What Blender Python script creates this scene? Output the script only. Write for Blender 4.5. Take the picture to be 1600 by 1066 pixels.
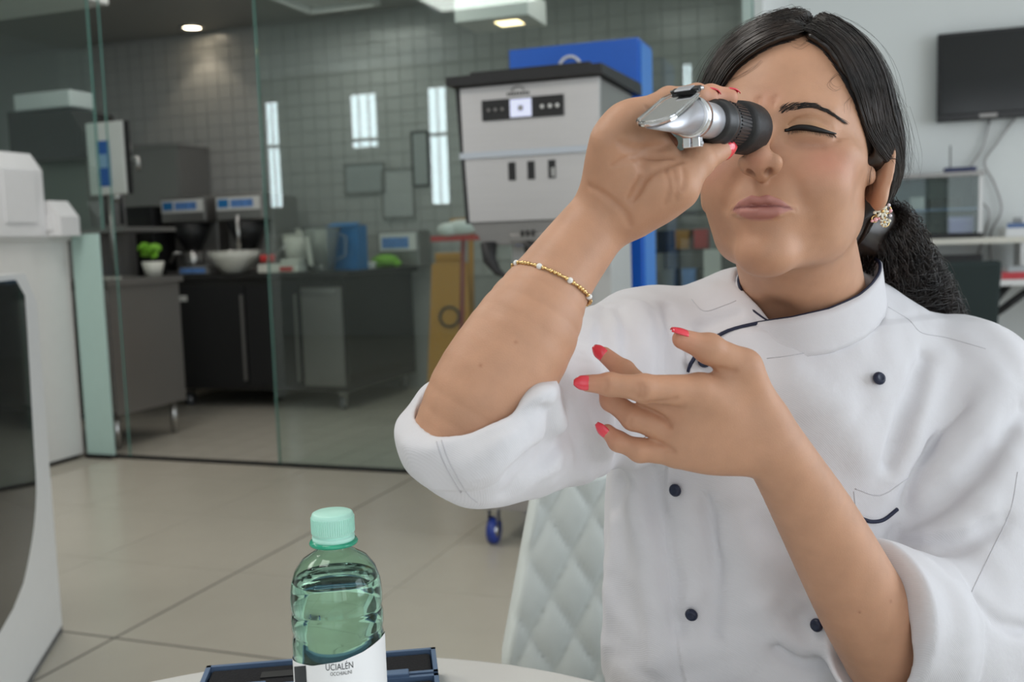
import bpy, bmesh, math, random, time
import numpy as np
from concurrent.futures import ThreadPoolExecutor
from mathutils import Vector, Matrix

# ------------------------------------------------------------------ camera, world, lights, exposure
for o in list(bpy.data.objects):
    bpy.data.objects.remove(o)
SC = bpy.context.scene
COL = SC.collection
F_PX, IMG_W, IMG_H = 1560.0, 1600.0, 1066.0
YAW, PITCH, ROLL, EYE_H = math.radians(20.0), math.radians(5.64), 0.033, 1.10

def cam_basis(theta):
    fh = np.array([-math.sin(theta), math.cos(theta), 0.0])
    r = np.array([math.cos(theta), math.sin(theta), 0.0])
    z = np.array([0, 0, 1.0])
    fw = math.cos(PITCH) * fh - math.sin(PITCH) * z
    u0 = math.sin(PITCH) * fh + math.cos(PITCH) * z
    return math.cos(ROLL) * r - math.sin(ROLL) * u0, math.sin(ROLL) * r + math.cos(ROLL) * u0, fw
CAM_POS = np.array([0, 0, EYE_H])

def ray(px, py, theta=YAW):
    X, Y, fw = cam_basis(theta)
    return fw + (px - IMG_W / 2) / F_PX * X - (py - IMG_H / 2) / F_PX * Y
def P(px, py, d):                       # seated-person frame (turned with the camera's heading)
    return CAM_POS + d * ray(px, py, 0.0)
def on_z(px, py, z):                    # room frame: point at height z
    v = ray(px, py); return CAM_POS + v * ((z - EYE_H) / v[2])
def on_y(px, py, y):                    # room frame: point on the plane y
    v = ray(px, py); return CAM_POS + v * (y / v[1])
def on_x(px, py, x):
    v = ray(px, py); return CAM_POS + v * (x / v[0])

cam = bpy.data.cameras.new('camera')
cam.sensor_width = 36.0
cam.lens = 36.0 * F_PX / IMG_W
cam.clip_start = 0.05
cam_o = bpy.data.objects.new('camera', cam)
COL.objects.link(cam_o)
_X, _Y, _F = cam_basis(YAW)
cam_o.matrix_world = Matrix(((_X[0], _Y[0], -_F[0], 0), (_X[1], _Y[1], -_F[1], 0), (_X[2], _Y[2], -_F[2], EYE_H), (0, 0, 0, 1)))
cam.dof.use_dof = True
cam.dof.focus_distance = 0.76
cam.dof.aperture_fstop = 8.0
SC.camera = cam_o
SC.view_settings.view_transform = 'Standard'
SC.view_settings.look = 'None'
SC.view_settings.gamma = 1.0
SC.view_settings.use_curve_mapping = False
SC.view_settings.exposure = 0.0
SC.cycles.use_denoising = True
SC.cycles.max_bounces = 10
SC.cycles.transparent_max_bounces = 16
SC.cycles.caustics_reflective = False
SC.cycles.caustics_refractive = False
SC.cycles.sample_clamp_indirect = 6.0
SC.view_settings.exposure = 0.0
world = bpy.data.worlds.new('daylight'); SC.world = world; world.use_nodes = True
_bg = world.node_tree.nodes['Background']; _bg.inputs[0].default_value = (.80, .90, 1.0, 1); _bg.inputs[1].default_value = 1.0
YB, XE, XW, YN, ZC, ZK, YG = -2.5, 4.4, -7.9, 7.0, 3.25, 2.88, 4.32   # room limits: back of room, right wall, left wall, far wall, ceilings, glass line
SLITS = [(-7.32, -7.10), (-6.10, -5.70), (-5.05, -4.77), (-1.99, -1.85)]; SLIT_Z = [1.62, 2.30, 1.56, 1.56]  # tall slit windows in the wall behind the camera
BIGW = [(-.9, .75), (.95, 2.6), (2.8, 4.2)]
SIDEW = [(.2, 1.9), (2.2, 3.9), (4.2, 5.9)]                             # windows in the right wall (y ranges)
def area(name, loc, rot, sx, sy, power, col=(.86, .93, 1.0)):
    l = bpy.data.lights.new(name, 'AREA'); l.shape = 'RECTANGLE'; l.size = sx; l.size_y = sy; l.energy = power; l.color = col
    o = bpy.data.objects.new(name, l); COL.objects.link(o); o.location = loc; o.rotation_euler = rot
    return o
SKY_W = 17.0                                                             # watts per square metre of window
for (a, b), z in zip(SLITS, SLIT_Z):
    area('window_daylight', ((a + b) / 2, YB - .02, (z + 3.0) / 2), (math.radians(90), 0, 0), b - a, 3.0 - z, SKY_W * 2.0 * (b - a) * (3.0 - z))
for (a, b), k in zip(BIGW, (.06, .17, .38)):
    area('window_daylight', ((a + b) / 2, YB - .02, 1.75), (math.radians(90), 0, 0), b - a, 2.5, SKY_W * k * (b - a) * 2.5, (1.0, .98, .95))
for (a, b), k in zip(SIDEW, (.95, .78, .42)):
    area('window_daylight', (XE + .02, (a + b) / 2, 1.75), (math.radians(90), 0, math.radians(90)), b - a, 2.5, SKY_W * k * (b - a) * 2.5)
def fill_panel(x, y, z, sx, sy, power, col=(1.0, .97, .92)):              # added fill lamps, out of view; their fixtures are built with the room
    area('fill_lamp_light', (x, y, z), (0, 0, 0), sx, sy, power, col)
MAIN_FILL_LAMPS = [(-3.2, .6), (-3.2, 2.8), (-1.2, .4)]  # unseen, added to brighten the shop floor
KITCHEN_FILL_LAMPS = [(-4.4, 5.0), (-2.6, 5.0), (-3.6, 6.3), (-1.4, 5.6)]  # unseen, added to brighten the kitchen
for x, y in MAIN_FILL_LAMPS: fill_panel(x, y, 3.185, .9, .9, 24)
for x, y in KITCHEN_FILL_LAMPS: fill_panel(x, y, 2.815, .5, .5, 5.0)

# ------------------------------------------------------------------ helpers
def new_mat(name):
    m = bpy.data.materials.new(name)
    m.use_nodes = True
    return m, m.node_tree.nodes, m.node_tree.links, m.node_tree.nodes['Principled BSDF']

def mat(name, col, rough=0.5, metal=0.0, noise=0.0, nscale=20.0, bump=0.0, bscale=60.0, trans=0.0, ior=1.45, emit=None, estr=0.0, spec=0.5, coat=0.0, stretch=None, alpha=1.0):
    m, n, l, b = new_mat(name)
    b.inputs['Base Color'].default_value = (*col, 1)
    b.inputs['Roughness'].default_value = rough
    b.inputs['Metallic'].default_value = metal
    b.inputs['Transmission Weight'].default_value = trans
    b.inputs['IOR'].default_value = ior
    b.inputs['Specular IOR Level'].default_value = spec
    b.inputs['Coat Weight'].default_value = coat
    b.inputs['Alpha'].default_value = alpha
    if emit:
        b.inputs['Emission Color'].default_value = (*emit, 1)
        b.inputs['Emission Strength'].default_value = estr
    if noise or bump:
        tc = n.new('ShaderNodeTexCoord'); src = tc.outputs['Object']
        if stretch:
            mp = n.new('ShaderNodeMapping'); mp.inputs['Scale'].default_value = stretch
            l.new(src, mp.inputs[0]); src = mp.outputs[0]
    if noise:
        nz = n.new('ShaderNodeTexNoise'); nz.inputs['Scale'].default_value = nscale; nz.inputs['Detail'].default_value = 4
        l.new(src, nz.inputs['Vector'])
        mx = n.new('ShaderNodeMix'); mx.data_type = 'RGBA'
        mx.inputs['A'].default_value = (*[c * (1 - noise) for c in col], 1)
        mx.inputs['B'].default_value = (*[min(1, c * (1 + noise)) for c in col], 1)
        l.new(nz.outputs['Fac'], mx.inputs['Factor']); l.new(mx.outputs['Result'], b.inputs['Base Color'])
    if bump:
        nb = n.new('ShaderNodeTexNoise'); nb.inputs['Scale'].default_value = bscale; nb.inputs['Detail'].default_value = 3
        l.new(src, nb.inputs['Vector'])
        bp = n.new('ShaderNodeBump'); bp.inputs['Strength'].default_value = bump; bp.inputs['Distance'].default_value = 0.002
        l.new(nb.outputs['Fac'], bp.inputs['Height']); l.new(bp.outputs[0], b.inputs['Normal'])
    return m

def tag(o, label=None, cat=None, group=None, kind=None):
    if label: o['label'] = label
    if cat: o['category'] = cat
    if group: o['group'] = group
    if kind: o['kind'] = kind
    return o

def empty(name, loc, rz=0.0, label=None, cat=None, group=None):
    o = bpy.data.objects.new(name, None)
    o.empty_display_size = 0.05
    COL.objects.link(o)
    o.location = loc; o.rotation_euler = (0, 0, rz)
    return tag(o, label, cat, group)

def link(name, me, material, parent=None, smooth=False):
    o = bpy.data.objects.new(name, me)
    if material is not None and not me.materials:
        me.materials.append(material)
    if smooth:
        me.polygons.foreach_set('use_smooth', [True] * len(me.polygons))
    COL.objects.link(o)
    if parent is not None: o.parent = parent
    return o

class MB:
    """collects shapes into one mesh"""
    def __init__(s): s.v = []; s.f = []; s.sm = []
    def add(s, vs, fs, smooth=False):
        n = len(s.v); s.v += [tuple(map(float, v)) for v in vs]
        for f in fs: s.f.append(tuple(i + n for i in f)); s.sm.append(smooth)
        return s
    def box(s, c, size, R=None, bev=0.0):
        hx, hy, hz = [x / 2 for x in size]
        if bev <= 0:
            vs = [(x, y, z) for x in (-hx, hx) for y in (-hy, hy) for z in (-hz, hz)]
            fs = [(0, 1, 3, 2), (4, 6, 7, 5), (0, 4, 5, 1), (2, 3, 7, 6), (0, 2, 6, 4), (1, 5, 7, 3)]
        else:
            bm = bmesh.new(); bmesh.ops.create_cube(bm, size=1.0)
            for v in bm.verts: v.co = Vector((v.co.x * size[0], v.co.y * size[1], v.co.z * size[2]))
            bmesh.ops.bevel(bm, geom=bm.edges[:], offset=bev, segments=2, affect='EDGES', profile=0.5)
            bm.verts.index_update()
            vs = [tuple(v.co) for v in bm.verts]; fs = [tuple(v.index for v in f.verts) for f in bm.faces]; bm.free()
        vs = np.array(vs)
        if R is not None: vs = vs @ np.array(R).T
        return s.add(vs + np.array(c), fs)
    def span(s, a, b, bev=0.0):
        a = np.array(a, float); b = np.array(b, float)
        return s.box((a + b) / 2, np.abs(b - a), bev=bev)
    def prism(s, poly, axis, lo, hi):
        """poly: 2-D points; extruded along axis 0/1/2 from lo to hi"""
        n = len(poly); vs = []
        for h in (lo, hi):
            for (a, b) in poly:
                vs.append({0: (h, a, b), 1: (a, h, b), 2: (a, b, h)}[axis])
        fs = [tuple(range(n))[::-1], tuple(range(n, 2 * n))] + [(i, (i + 1) % n, n + (i + 1) % n, n + i) for i in range(n)]
        return s.add(vs, fs)
    def lathe(s, prof, c=(0, 0, 0), R=None, n=28, smooth=True, cap=True):
        vs = []; fs = []
        for (r, z) in prof:
            for i in range(n):
                a = 2 * math.pi * i / n; vs.append((r * math.cos(a), r * math.sin(a), z))
        for j in range(len(prof) - 1):
            for i in range(n):
                fs.append((j * n + i, j * n + (i + 1) % n, (j + 1) * n + (i + 1) % n, (j + 1) * n + i))
        if cap:
            if prof[0][0] > 1e-6: fs.append(tuple(range(n))[::-1])
            if prof[-1][0] > 1e-6: fs.append(tuple((len(prof) - 1) * n + i for i in range(n)))
        vs = np.array(vs)
        if R is not None: vs = vs @ np.array(R).T
        return s.add(vs + np.array(c), fs, smooth)
    def tube(s, pts, rad, n=8, closed=False, smooth=True, cap=True):
        pts = [np.array(p, float) for p in pts]; m = len(pts)
        rads = rad if hasattr(rad, '__len__') else [rad] * m
        vs = []; prev = None
        for i, p in enumerate(pts):
            if closed: t = pts[(i + 1) % m] - pts[i - 1]
            else: t = pts[min(i + 1, m - 1)] - pts[max(i - 1, 0)]
            t = t / (np.linalg.norm(t) + 1e-12)
            if prev is None:
                a = np.array([0, 0, 1.0]) if abs(t[2]) < .9 else np.array([1.0, 0, 0])
                u = np.cross(t, a)
            else: u = prev - t * (prev @ t)
            u /= (np.linalg.norm(u) + 1e-12); w = np.cross(t, u); prev = u
            for k in range(n):
                a = 2 * math.pi * k / n
                vs.append(p + rads[i] * (math.cos(a) * u + math.sin(a) * w))
        fs = []
        for j in range(m if closed else m - 1):
            j2 = (j + 1) % m
            for k in range(n):
                fs.append((j * n + k, j * n + (k + 1) % n, j2 * n + (k + 1) % n, j2 * n + k))
        if cap and not closed:
            fs.append(tuple(range(n))[::-1]); fs.append(tuple((m - 1) * n + k for k in range(n)))
        return s.add(vs, fs, smooth)
    def ball(s, c, r, n=12, m=8, R=None):
        r = np.array(r if hasattr(r, '__len__') else (r, r, r))
        vs = [(0, 0, 1)]; fs = []
        for j in range(1, m):
            th = math.pi * j / m
            for i in range(n):
                a = 2 * math.pi * i / n; vs.append((math.sin(th) * math.cos(a), math.sin(th) * math.sin(a), math.cos(th)))
        vs.append((0, 0, -1)); L = len(vs) - 1
        for i in range(n):
            fs.append((0, 1 + i, 1 + (i + 1) % n)); fs.append((L, 1 + (m - 2) * n + (i + 1) % n, 1 + (m - 2) * n + i))
        for j in range(m - 2):
            for i in range(n):
                fs.append((1 + j * n + i, 1 + (j + 1) * n + i, 1 + (j + 1) * n + (i + 1) % n, 1 + j * n + (i + 1) % n))
        vs = np.array(vs) * r
        if R is not None: vs = vs @ np.array(R).T
        return s.add(vs + np.array(c), fs, True)
    def mesh(s, name):
        me = bpy.data.meshes.new(name); me.from_pydata(s.v, [], s.f)
        me.polygons.foreach_set('use_smooth', s.sm); me.update()
        return me
    def build(s, name, material, parent=None, off=None):
        if off is not None:
            o_ = np.array(off); s.v = [tuple(np.array(v) - o_) for v in s.v]
        return link(name, s.mesh(name), material, parent)

def copy_tree(o, parent=None):
    c = o.copy(); COL.objects.link(c); c.parent = parent
    for ch in list(o.children): copy_tree(ch, c)
    return c

def frame(z, x=None):
    """rotation matrix whose columns are x, y, z axes, z along the given vector"""
    z = np.array(z, float); z /= np.linalg.norm(z)
    x = np.array(x if x is not None else ((1, 0, 0) if abs(z[0]) < .9 else (0, 1, 0)), float)
    x = x - z * (x @ z); x /= np.linalg.norm(x)
    return np.stack([x, np.cross(z, x), z], 1)

def catmull(pts, n):
    pts = np.array(pts, float); m = len(pts)
    ext = np.vstack([2 * pts[0] - pts[1], pts, 2 * pts[-1] - pts[-2]])
    out = []
    for u in np.linspace(0, m - 1 - 1e-9, n):
        i = int(u); t = u - i; p0, p1, p2, p3 = ext[i:i + 4]
        out.append(.5 * ((2 * p1) + (-p0 + p2) * t + (2 * p0 - 5 * p1 + 4 * p2 - p3) * t * t + (-p0 + 3 * p1 - 3 * p2 + p3) * t ** 3))
    return np.array(out)

# ---- implicit surfaces: smooth unions and cuts of simple solids, meshed by sparse surface nets
def dot(a, b): return np.einsum('...i,...i->...', a, b)
def vn(a): return np.sqrt(dot(a, a))
f32 = np.float32
class Prim:
    def bound(s, c):                    # lower bound of the distance from a point
        return math.dist(c, s.bc) - s.br
class Ell(Prim):
    def __init__(s, c, r, R=None):
        s.c = np.array(c, f32); s.ir = (1 / np.array(r, float)).astype(f32); s.rm = float(min(r))
        s.R = None if R is None else np.array(R, f32); s.bc = tuple(map(float, c)); s.br = float(max(r))
    def __call__(s, p):
        q = p - s.c
        if s.R is not None: q = q @ s.R
        q = q * s.ir; k0 = vn(q); k1 = vn(q * s.ir)
        return k0 * (k0 - 1) / np.maximum(k1, 1e-9)
class Cap(Prim):
    def __init__(s, a, b, ra, rb=None):
        a = np.array(a, float); b = np.array(b, float)
        s.a = a.astype(f32); s.ra = float(ra); s.dr = float(ra if rb is None else rb) - s.ra
        s.ab = (b - a).astype(f32); s.l2 = float((b - a) @ (b - a))
        s.bc = tuple((a + b) / 2); s.br = math.sqrt(s.l2) / 2 + max(s.ra, s.ra + s.dr)
    def __call__(s, p):
        pa = p - s.a; w = pa @ s.ab
        t = np.minimum(np.maximum(w / s.l2, 0), 1)
        d2 = dot(pa, pa) + t * (t * s.l2 - 2 * w)
        return np.sqrt(np.maximum(d2, 0)) - (s.ra + t * s.dr)
class Chain(Prim):
    """polyline of round segments, exact minimum"""
    def __init__(s, pts, rads):
        pts = np.array(pts, float)
        s.c = [Cap(pts[i], pts[i + 1], rads[i], rads[i + 1]) for i in range(len(pts) - 1)]
        m = pts.mean(0); s.bc = tuple(m); s.br = float(vn(pts - m).max() + max(rads))
    def __call__(s, p):
        d = s.c[0](p)
        for c in s.c[1:]: d = np.minimum(d, c(p))
        return d
    def reduce(s, c, R, mg=0.0):
        b = [x.bound(c) for x in s.c]; m = min(b)
        o = Chain.__new__(Chain); o.c = [x for x, v in zip(s.c, b) if v <= max(0, R + mg)] or s.c[:1]; o.bc = s.bc; o.br = s.br
        return o
class Tor(Prim):
    def __init__(s, c, R, r0, r1, sy=1.0):
        s.c = np.array(c, f32); s.R = np.array(R, f32); s.r0 = r0; s.r1 = r1; s.sy = sy
        s.bc = tuple(map(float, c)); s.br = r0 * max(1, sy) + r1
    def __call__(s, p):
        q = (p - s.c) @ s.R
        a = np.sqrt(q[..., 0] ** 2 + (q[..., 1] / s.sy) ** 2) - s.r0
        return np.sqrt(a * a + q[..., 2] ** 2) - s.r1
class Half(Prim):
    def __init__(s, c, n): s.c = np.array(c, f32); s.n = (np.array(n, float) / np.linalg.norm(n)).astype(f32)
    def bound(s, c): return float(s(np.array(c, f32)[None])[0])
    def __call__(s, p): return (p - s.c) @ s.n
def smin(a, b, k):
    if k <= 0: return np.minimum(a, b)
    h = np.maximum(k - np.abs(a - b), 0)
    return np.minimum(a, b) - h * h * (.25 / k)
class Grp:
    unit = 1.0
    def __init__(s, ops=None): s.ops = ops or []
    def u(s, node, k=0.0): s.ops.append(('u', node, k)); return s
    def cut(s, node, k=0.0): s.ops.append(('s', node, k)); return s
    def isect(s, node, k=0.0): s.ops.append(('i', node, k)); return s
    def fn(s, f): s.ops.append(('f', f, 0)); return s
    def bound(s, c): return min((n.bound(c) for m, n, k in s.ops if m == 'u'), default=1e9)
    def __call__(s, p):
        d = np.full(p.shape[:-1], 1e3, p.dtype)
        for m, n, k in s.ops:
            if m == 'u': d = smin(d, n(p), k)
            elif m == 's': d = -smin(-d, n(p), k)
            elif m == 'i': d = -smin(-d, -n(p), k)
            else: d = n(p, d)
        return d
    def reduce(s, c, R, mg=0.0):
        out = []; n_ = len(s.ops); later = [0.0] * (n_ + 1)
        for i in range(n_ - 1, -1, -1): later[i] = max(later[i + 1], s.ops[i][2])
        for i, (m, n, k) in enumerate(s.ops):
            mm = mg + max(later[i + 1], k) + .003 * s.unit
            if m in 'us' and n.bound(c) - R > mm: continue
            if hasattr(n, 'reduce'):
                n = n.reduce(c, R, mm)
                if m in 'us' and isinstance(n, Grp) and not n.ops: continue
            out.append((m, n, k))
        g = Grp(out); g.unit = s.unit; return g
class Xf:
    """child given in millimetres in its own frame"""
    def __init__(s, node, R, t, sc=1e-3): s.n = node; s.R = np.array(R, f32); s.t = np.array(t, f32); s.sc = sc; s.n.unit = 1 / sc
    def loc(s, p): return ((p - s.t) @ s.R) / s.sc
    def bound(s, c): return s.n.bound(tuple(s.loc(np.array(c, f32)[None])[0].astype(float))) * s.sc
    def __call__(s, p): return s.n(s.loc(p)) * s.sc
    def reduce(s, c, R, mg=0.0):
        return Xf(s.n.reduce(tuple(s.loc(np.array(c, f32)[None])[0].astype(float)), R / s.sc, mg / s.sc), s.R, s.t, s.sc)

def mesh_sdf(node, lo, hi, h):
    B = 8; S = 3
    lo = np.array(lo, float); hi = np.array(hi, float)
    nsb = np.ceil((hi - lo) / (h * B * S)).astype(int)
    NG = (nsb * B * S + 3).astype(np.int64)
    rs = h * B * S * math.sqrt(3) / 2; rb = h * B * math.sqrt(3) / 2
    g9 = np.arange(B + 1); off = np.stack(np.meshgrid(g9, g9, g9, indexing='ij'), -1).reshape(-1, 3)
    VK = []; VP = []; EDG = []
    sb = np.stack(np.meshgrid(*[np.arange(k) for k in nsb], indexing='ij'), -1).reshape(-1, 3)
    sbc = lo + (sb + .5) * h * B * S
    ds = np.concatenate([node(sbc[i:i + 20000]) for i in range(0, len(sbc), 20000)])
    keep = np.abs(ds) < 1.8 * rs + .004
    key = lambda c: (c[..., 0] * NG[1] + c[..., 1]) * NG[2] + c[..., 2]
    def work(k):
        EDG = []
        red = node.reduce(tuple(sbc[k]), rs) if hasattr(node, 'reduce') else node
        bl = sb[k] * S + np.stack(np.meshgrid(*[np.arange(S)] * 3, indexing='ij'), -1).reshape(-1, 3)
        db = red((lo + (bl + .5) * h * B).astype(np.float32))
        bl = bl[np.abs(db) < 1.8 * rb + .002]
        if not len(bl): return None
        gi = bl[:, None, :] * B + off[None]
        V = np.concatenate([red((lo + gi[i:i + 8] * h).astype(np.float32).reshape(-1, 3)) for i in range(0, len(gi), 8)]).reshape(-1, B + 1, B + 1, B + 1)
        ins = V < 0
        cnt = np.zeros(V.shape[:1] + (B,) * 3, int); 
        for dx in (0, 1):
            for dy in (0, 1):
                for dz in (0, 1): cnt += ins[:, dx:dx + B, dy:dy + B, dz:dz + B]
        act = np.argwhere((cnt > 0) & (cnt < 8))
        if not len(act): return None
        b, ci = act[:, 0], act[:, 1:]
        acc = np.zeros((len(act), 3)); num = np.zeros(len(act))
        for ax in range(3):
            oth = [a for a in range(3) if a != ax]
            for s0 in (0, 1):
                for s1 in (0, 1):
                    o0 = np.zeros(3, int); o0[oth[0]] = s0; o0[oth[1]] = s1; o1 = o0.copy(); o1[ax] = 1
                    i0 = ci + o0; i1 = ci + o1
                    v0 = V[b, i0[:, 0], i0[:, 1], i0[:, 2]]; v1 = V[b, i1[:, 0], i1[:, 1], i1[:, 2]]
                    cr = (v0 < 0) != (v1 < 0)
                    t = np.where(cr, v0 / np.where(cr, v0 - v1, 1), 0)
                    pt = np.tile(o0.astype(float), (len(act), 1)); pt[:, ax] += t
                    acc += np.where(cr[:, None], pt, 0); num += cr
                    if s0 == 0 and s1 == 0:
                        gc = bl[b] * B + ci
                        sel = cr
                        EDG.append((ax, gc[sel], (v0 < 0)[sel]))
        gc = bl[b] * B + ci
        return key(gc), lo + (gc + acc / num[:, None]) * h, EDG
    for k in np.nonzero(keep)[0]:
        res = work(k)
        if res is not None: VK.append(res[0]); VP.append(res[1]); EDG += res[2]
    VK = np.concatenate(VK); VP = np.concatenate(VP)
    VK, ui = np.unique(VK, return_index=True); VP = VP[ui]
    Q = []
    for ax in range(3):
        g = [e[1] for e in EDG if e[0] == ax]; sg = [e[2] for e in EDG if e[0] == ax]
        if not g: continue
        g = np.concatenate(g); sg = np.concatenate(sg)
        a1, a2 = (ax + 1) % 3, (ax + 2) % 3
        e1 = np.zeros(3, int); e1[a1] = 1; e2 = np.zeros(3, int); e2[a2] = 1
        ks = np.stack([key(g - e1 - e2), key(g - e2), key(g), key(g - e1)], 1)
        ix = np.searchsorted(VK, ks); ix = np.minimum(ix, len(VK) - 1)
        ok = (VK[ix] == ks).all(1)
        ix = ix[ok]; sg = sg[ok]
        Q.append(np.where(sg[:, None], ix, ix[:, ::-1]))
    return VP, np.concatenate(Q)

def np_mesh(name, V, Q):
    me = bpy.data.meshes.new(name)
    nv, nq = len(V), len(Q); k = Q.shape[1]
    me.vertices.add(nv); me.vertices.foreach_set('co', np.asarray(V, np.float32).ravel())
    me.loops.add(nq * k); me.loops.foreach_set('vertex_index', np.asarray(Q, np.int32).ravel())
    me.polygons.add(nq); me.polygons.foreach_set('loop_start', np.arange(0, nq * k, k, dtype=np.int32))
    me.polygons.foreach_set('use_smooth', np.ones(nq, bool))
    me.update(calc_edges=True); me.validate()
    return me

def trace_many(node, pxs, d0=.5, it=70):
    """where the sight lines through points of the photograph meet an implicit surface"""
    v = np.array([ray(x, y, 0.0) for x, y in pxs]); t = np.full(len(v), d0)
    for _ in range(it):
        d = node(CAM_POS + t[:, None] * v); t = t + np.clip(d * .8, -.05, .08)
    return CAM_POS + np.minimum(t, 1.6)[:, None] * v
def trace(node, px, py): return trace_many(node, [(px, py)])[0]
def grads(node, p, e=8e-4):
    g = np.stack([node(p + e * x) - node(p - e * x) for x in np.eye(3)], -1)
    return g / (np.linalg.norm(g, axis=-1, keepdims=True) + 1e-12)
def strands_mesh(paths, r0, r1=None, sides=3):
    """paths: (N, M, 3) array -> one mesh of thin tapered tubes"""
    paths = np.asarray(paths, float); N, M, _ = paths.shape
    r1 = r0 * .4 if r1 is None else r1
    t = np.gradient(paths, axis=1); t /= (np.linalg.norm(t, axis=-1, keepdims=True) + 1e-12)
    up = np.zeros_like(t); up[..., 2] = 1; bad = np.abs(t[..., 2]) > .95; up[bad] = (1, 0, 0)
    u = np.cross(t, up); u /= (np.linalg.norm(u, axis=-1, keepdims=True) + 1e-12); w = np.cross(t, u)
    rr = np.linspace(0, 1, M)[None, :, None]; rad = r0 + (r1 - r0) * rr ** 2
    ring = [paths + rad * (math.cos(2 * math.pi * k / sides) * u + math.sin(2 * math.pi * k / sides) * w) for k in range(sides)]
    V = np.stack(ring, 2).reshape(-1, 3)
    base = (np.arange(N)[:, None] * M + np.arange(M - 1)[None]).reshape(-1) * sides
    Q = np.concatenate([np.stack([base + k, base + (k + 1) % sides, base + sides + (k + 1) % sides, base + sides + k], 1) for k in range(sides)])
    return V, Q

def rot(y, p, r):
    cy, sy, cp, sp, cr, sr = math.cos(y), math.sin(y), math.cos(p), math.sin(p), math.cos(r), math.sin(r)
    return np.array([[cy, -sy, 0], [sy, cy, 0], [0, 0, 1]]) @ np.array([[1, 0, 0], [0, cp, -sp], [0, sp, cp]]) @ np.array([[cr, 0, sr], [0, 1, 0], [-sr, 0, cr]])

# ------------------------------------------------------------------ the room
def struct(name, mb, m, parent=None):
    o = mb.build(name, m, parent)
    if parent is None: o['kind'] = 'structure'
    return o
m_grout = mat('floor_grout', (.36, .335, .285), .8, noise=.2)
m_tile = mat('beige_floor_tile', (.46, .425, .355), .24, noise=.05, nscale=6, bump=.03, bscale=30)
m_ktile = mat('kitchen_floor_tile', (.40, .375, .32), .35, noise=.10, nscale=4)
m_wtile = mat('grey_wall_tile', (.40, .40, .385), .22, noise=.05, nscale=3)
m_wgrout = mat('wall_grout', (.33, .33, .32), .8)
m_wall = mat('white_wall_paint', (.74, .76, .745), .7, noise=.02, nscale=2)
m_ceil = mat('white_ceiling_paint', (.78, .78, .76), .8, noise=.02)
m_kceil = mat('kitchen_ceiling', (.34, .34, .325), .6, noise=.05)
m_dark = mat('dark_metal_channel', (.03, .03, .03), .4, .6)
m_white = mat('white_lacquer', (.72, .715, .70), .35, noise=.03)
m_frame = mat('window_frame', (.55, .56, .56), .4)

floor = struct('floor', MB().span((XW, YB, -.06), (XE, YN, -.006)), m_grout)
tm = MB().box((0, 0, -.003), (.6075, .5975, .006)).mesh('floor_tile'); tm.materials.append(m_tile)
for i in range(-4, 7):
    for j in range(-3, 4):
        x0, y0 = -2.06 + .61 * i, 2.22 + .60 * j
        if y0 > 4.0 or x0 < -4.2: continue
        o = link('tile', tm, None, floor); o.location = (x0 + .305, y0 + .30, 0)
tl = MB().box((0, 0, -.003), (.604, .268, .006)).mesh('floor_tile_cut'); tl.materials.append(m_tile)
for i in range(-3, 7): o = link('tile', tl, None, floor); o.location = (-2.06 + .61 * i + .305, 4.157, 0)
jm = mat('dark_joint', (.09, .085, .075), .8)
MB().span((-2.0635, .42, -.0058), (-2.0565, YG - .02, .0006)).build('joint', jm, floor); MB().span((-4.2, 2.2165, -.0058), (2.2, 2.2235, .0006)).build('joint', jm, floor)
kt = MB().box((0, 0, -.003), (.194, .194, .006)).mesh('kitchen_tile'); kt.materials.append(m_ktile)
for i in range(14):
    for j in range(13):
        o = link('tile', kt, None, floor); o.location = (-4.75 + .2 * i, YG + .13 + .2 * j, 0)
rest = MB()
rest.span((XW, YG + .03, -.006), (-4.86, YN, 0)); rest.span((-1.94, YG + .03, -.006), (XE, YN, 0)); rest.span((-4.84, 6.96, -.006), (-1.96, YN, 0))
rest.span((XW, YB, -.006), (-4.24, YG - .02, 0)); rest.span((2.23, YB, -.006), (XE, YG - .02, 0)); rest.span((-4.22, YB, -.006), (2.21, .41, 0))
struct('floor_border', rest, m_tile, floor)

wf = struct('wall_far', MB().span((XW, YN, 0), (XE, YN + .12, ZC)), m_wall)
kb = struct('wall_kitchen', MB().span((XW, YN - .02, 0), (-.62, YN - .001, ZK)), m_wgrout)
tw, th_ = .125, .105
wt = MB().box((0, 0, 0), (tw - .005, .010, th_ - .005)).mesh('wall_tile'); wt.materials.append(m_wtile)
cells = []
for i in range(int((XW + .62) / -tw)):
    for j in range(int((ZK - .86) / th_)):
        cells.append((-.62 - tw * (i + .5), .86 + th_ * (j + .5)))
cells = [c for c in cells if c[0] > -6.6]
cells.sort(key=lambda c: -c[0])
vis = [c for c in cells if -3.9 < c[0] < -2.0][:300]
vset = set(vis)
for (x, z) in vis:
    o = link('tile', wt, None, kb); o.location = (x, YN - .024, z)
far = MB()
for (x, z) in cells:
    if (x, z) not in vset: far.box((x, YN - .024, z), (tw - .005, .010, th_ - .005))
o = far.build('tile_field', m_wtile, kb); o['kind'] = 'stuff'

struct('ceiling', MB().span((XW, YB, ZC), (XE, YN + .12, ZC + .1)), m_ceil)
struct('ceiling_kitchen', MB().span((XW, YG - .03, ZK), (-.45, YN, ZK + .06)), m_kceil)
struct('wall_left', MB().span((XW - .12, YB, 0), (XW, YN, ZC)), m_wall)
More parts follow.
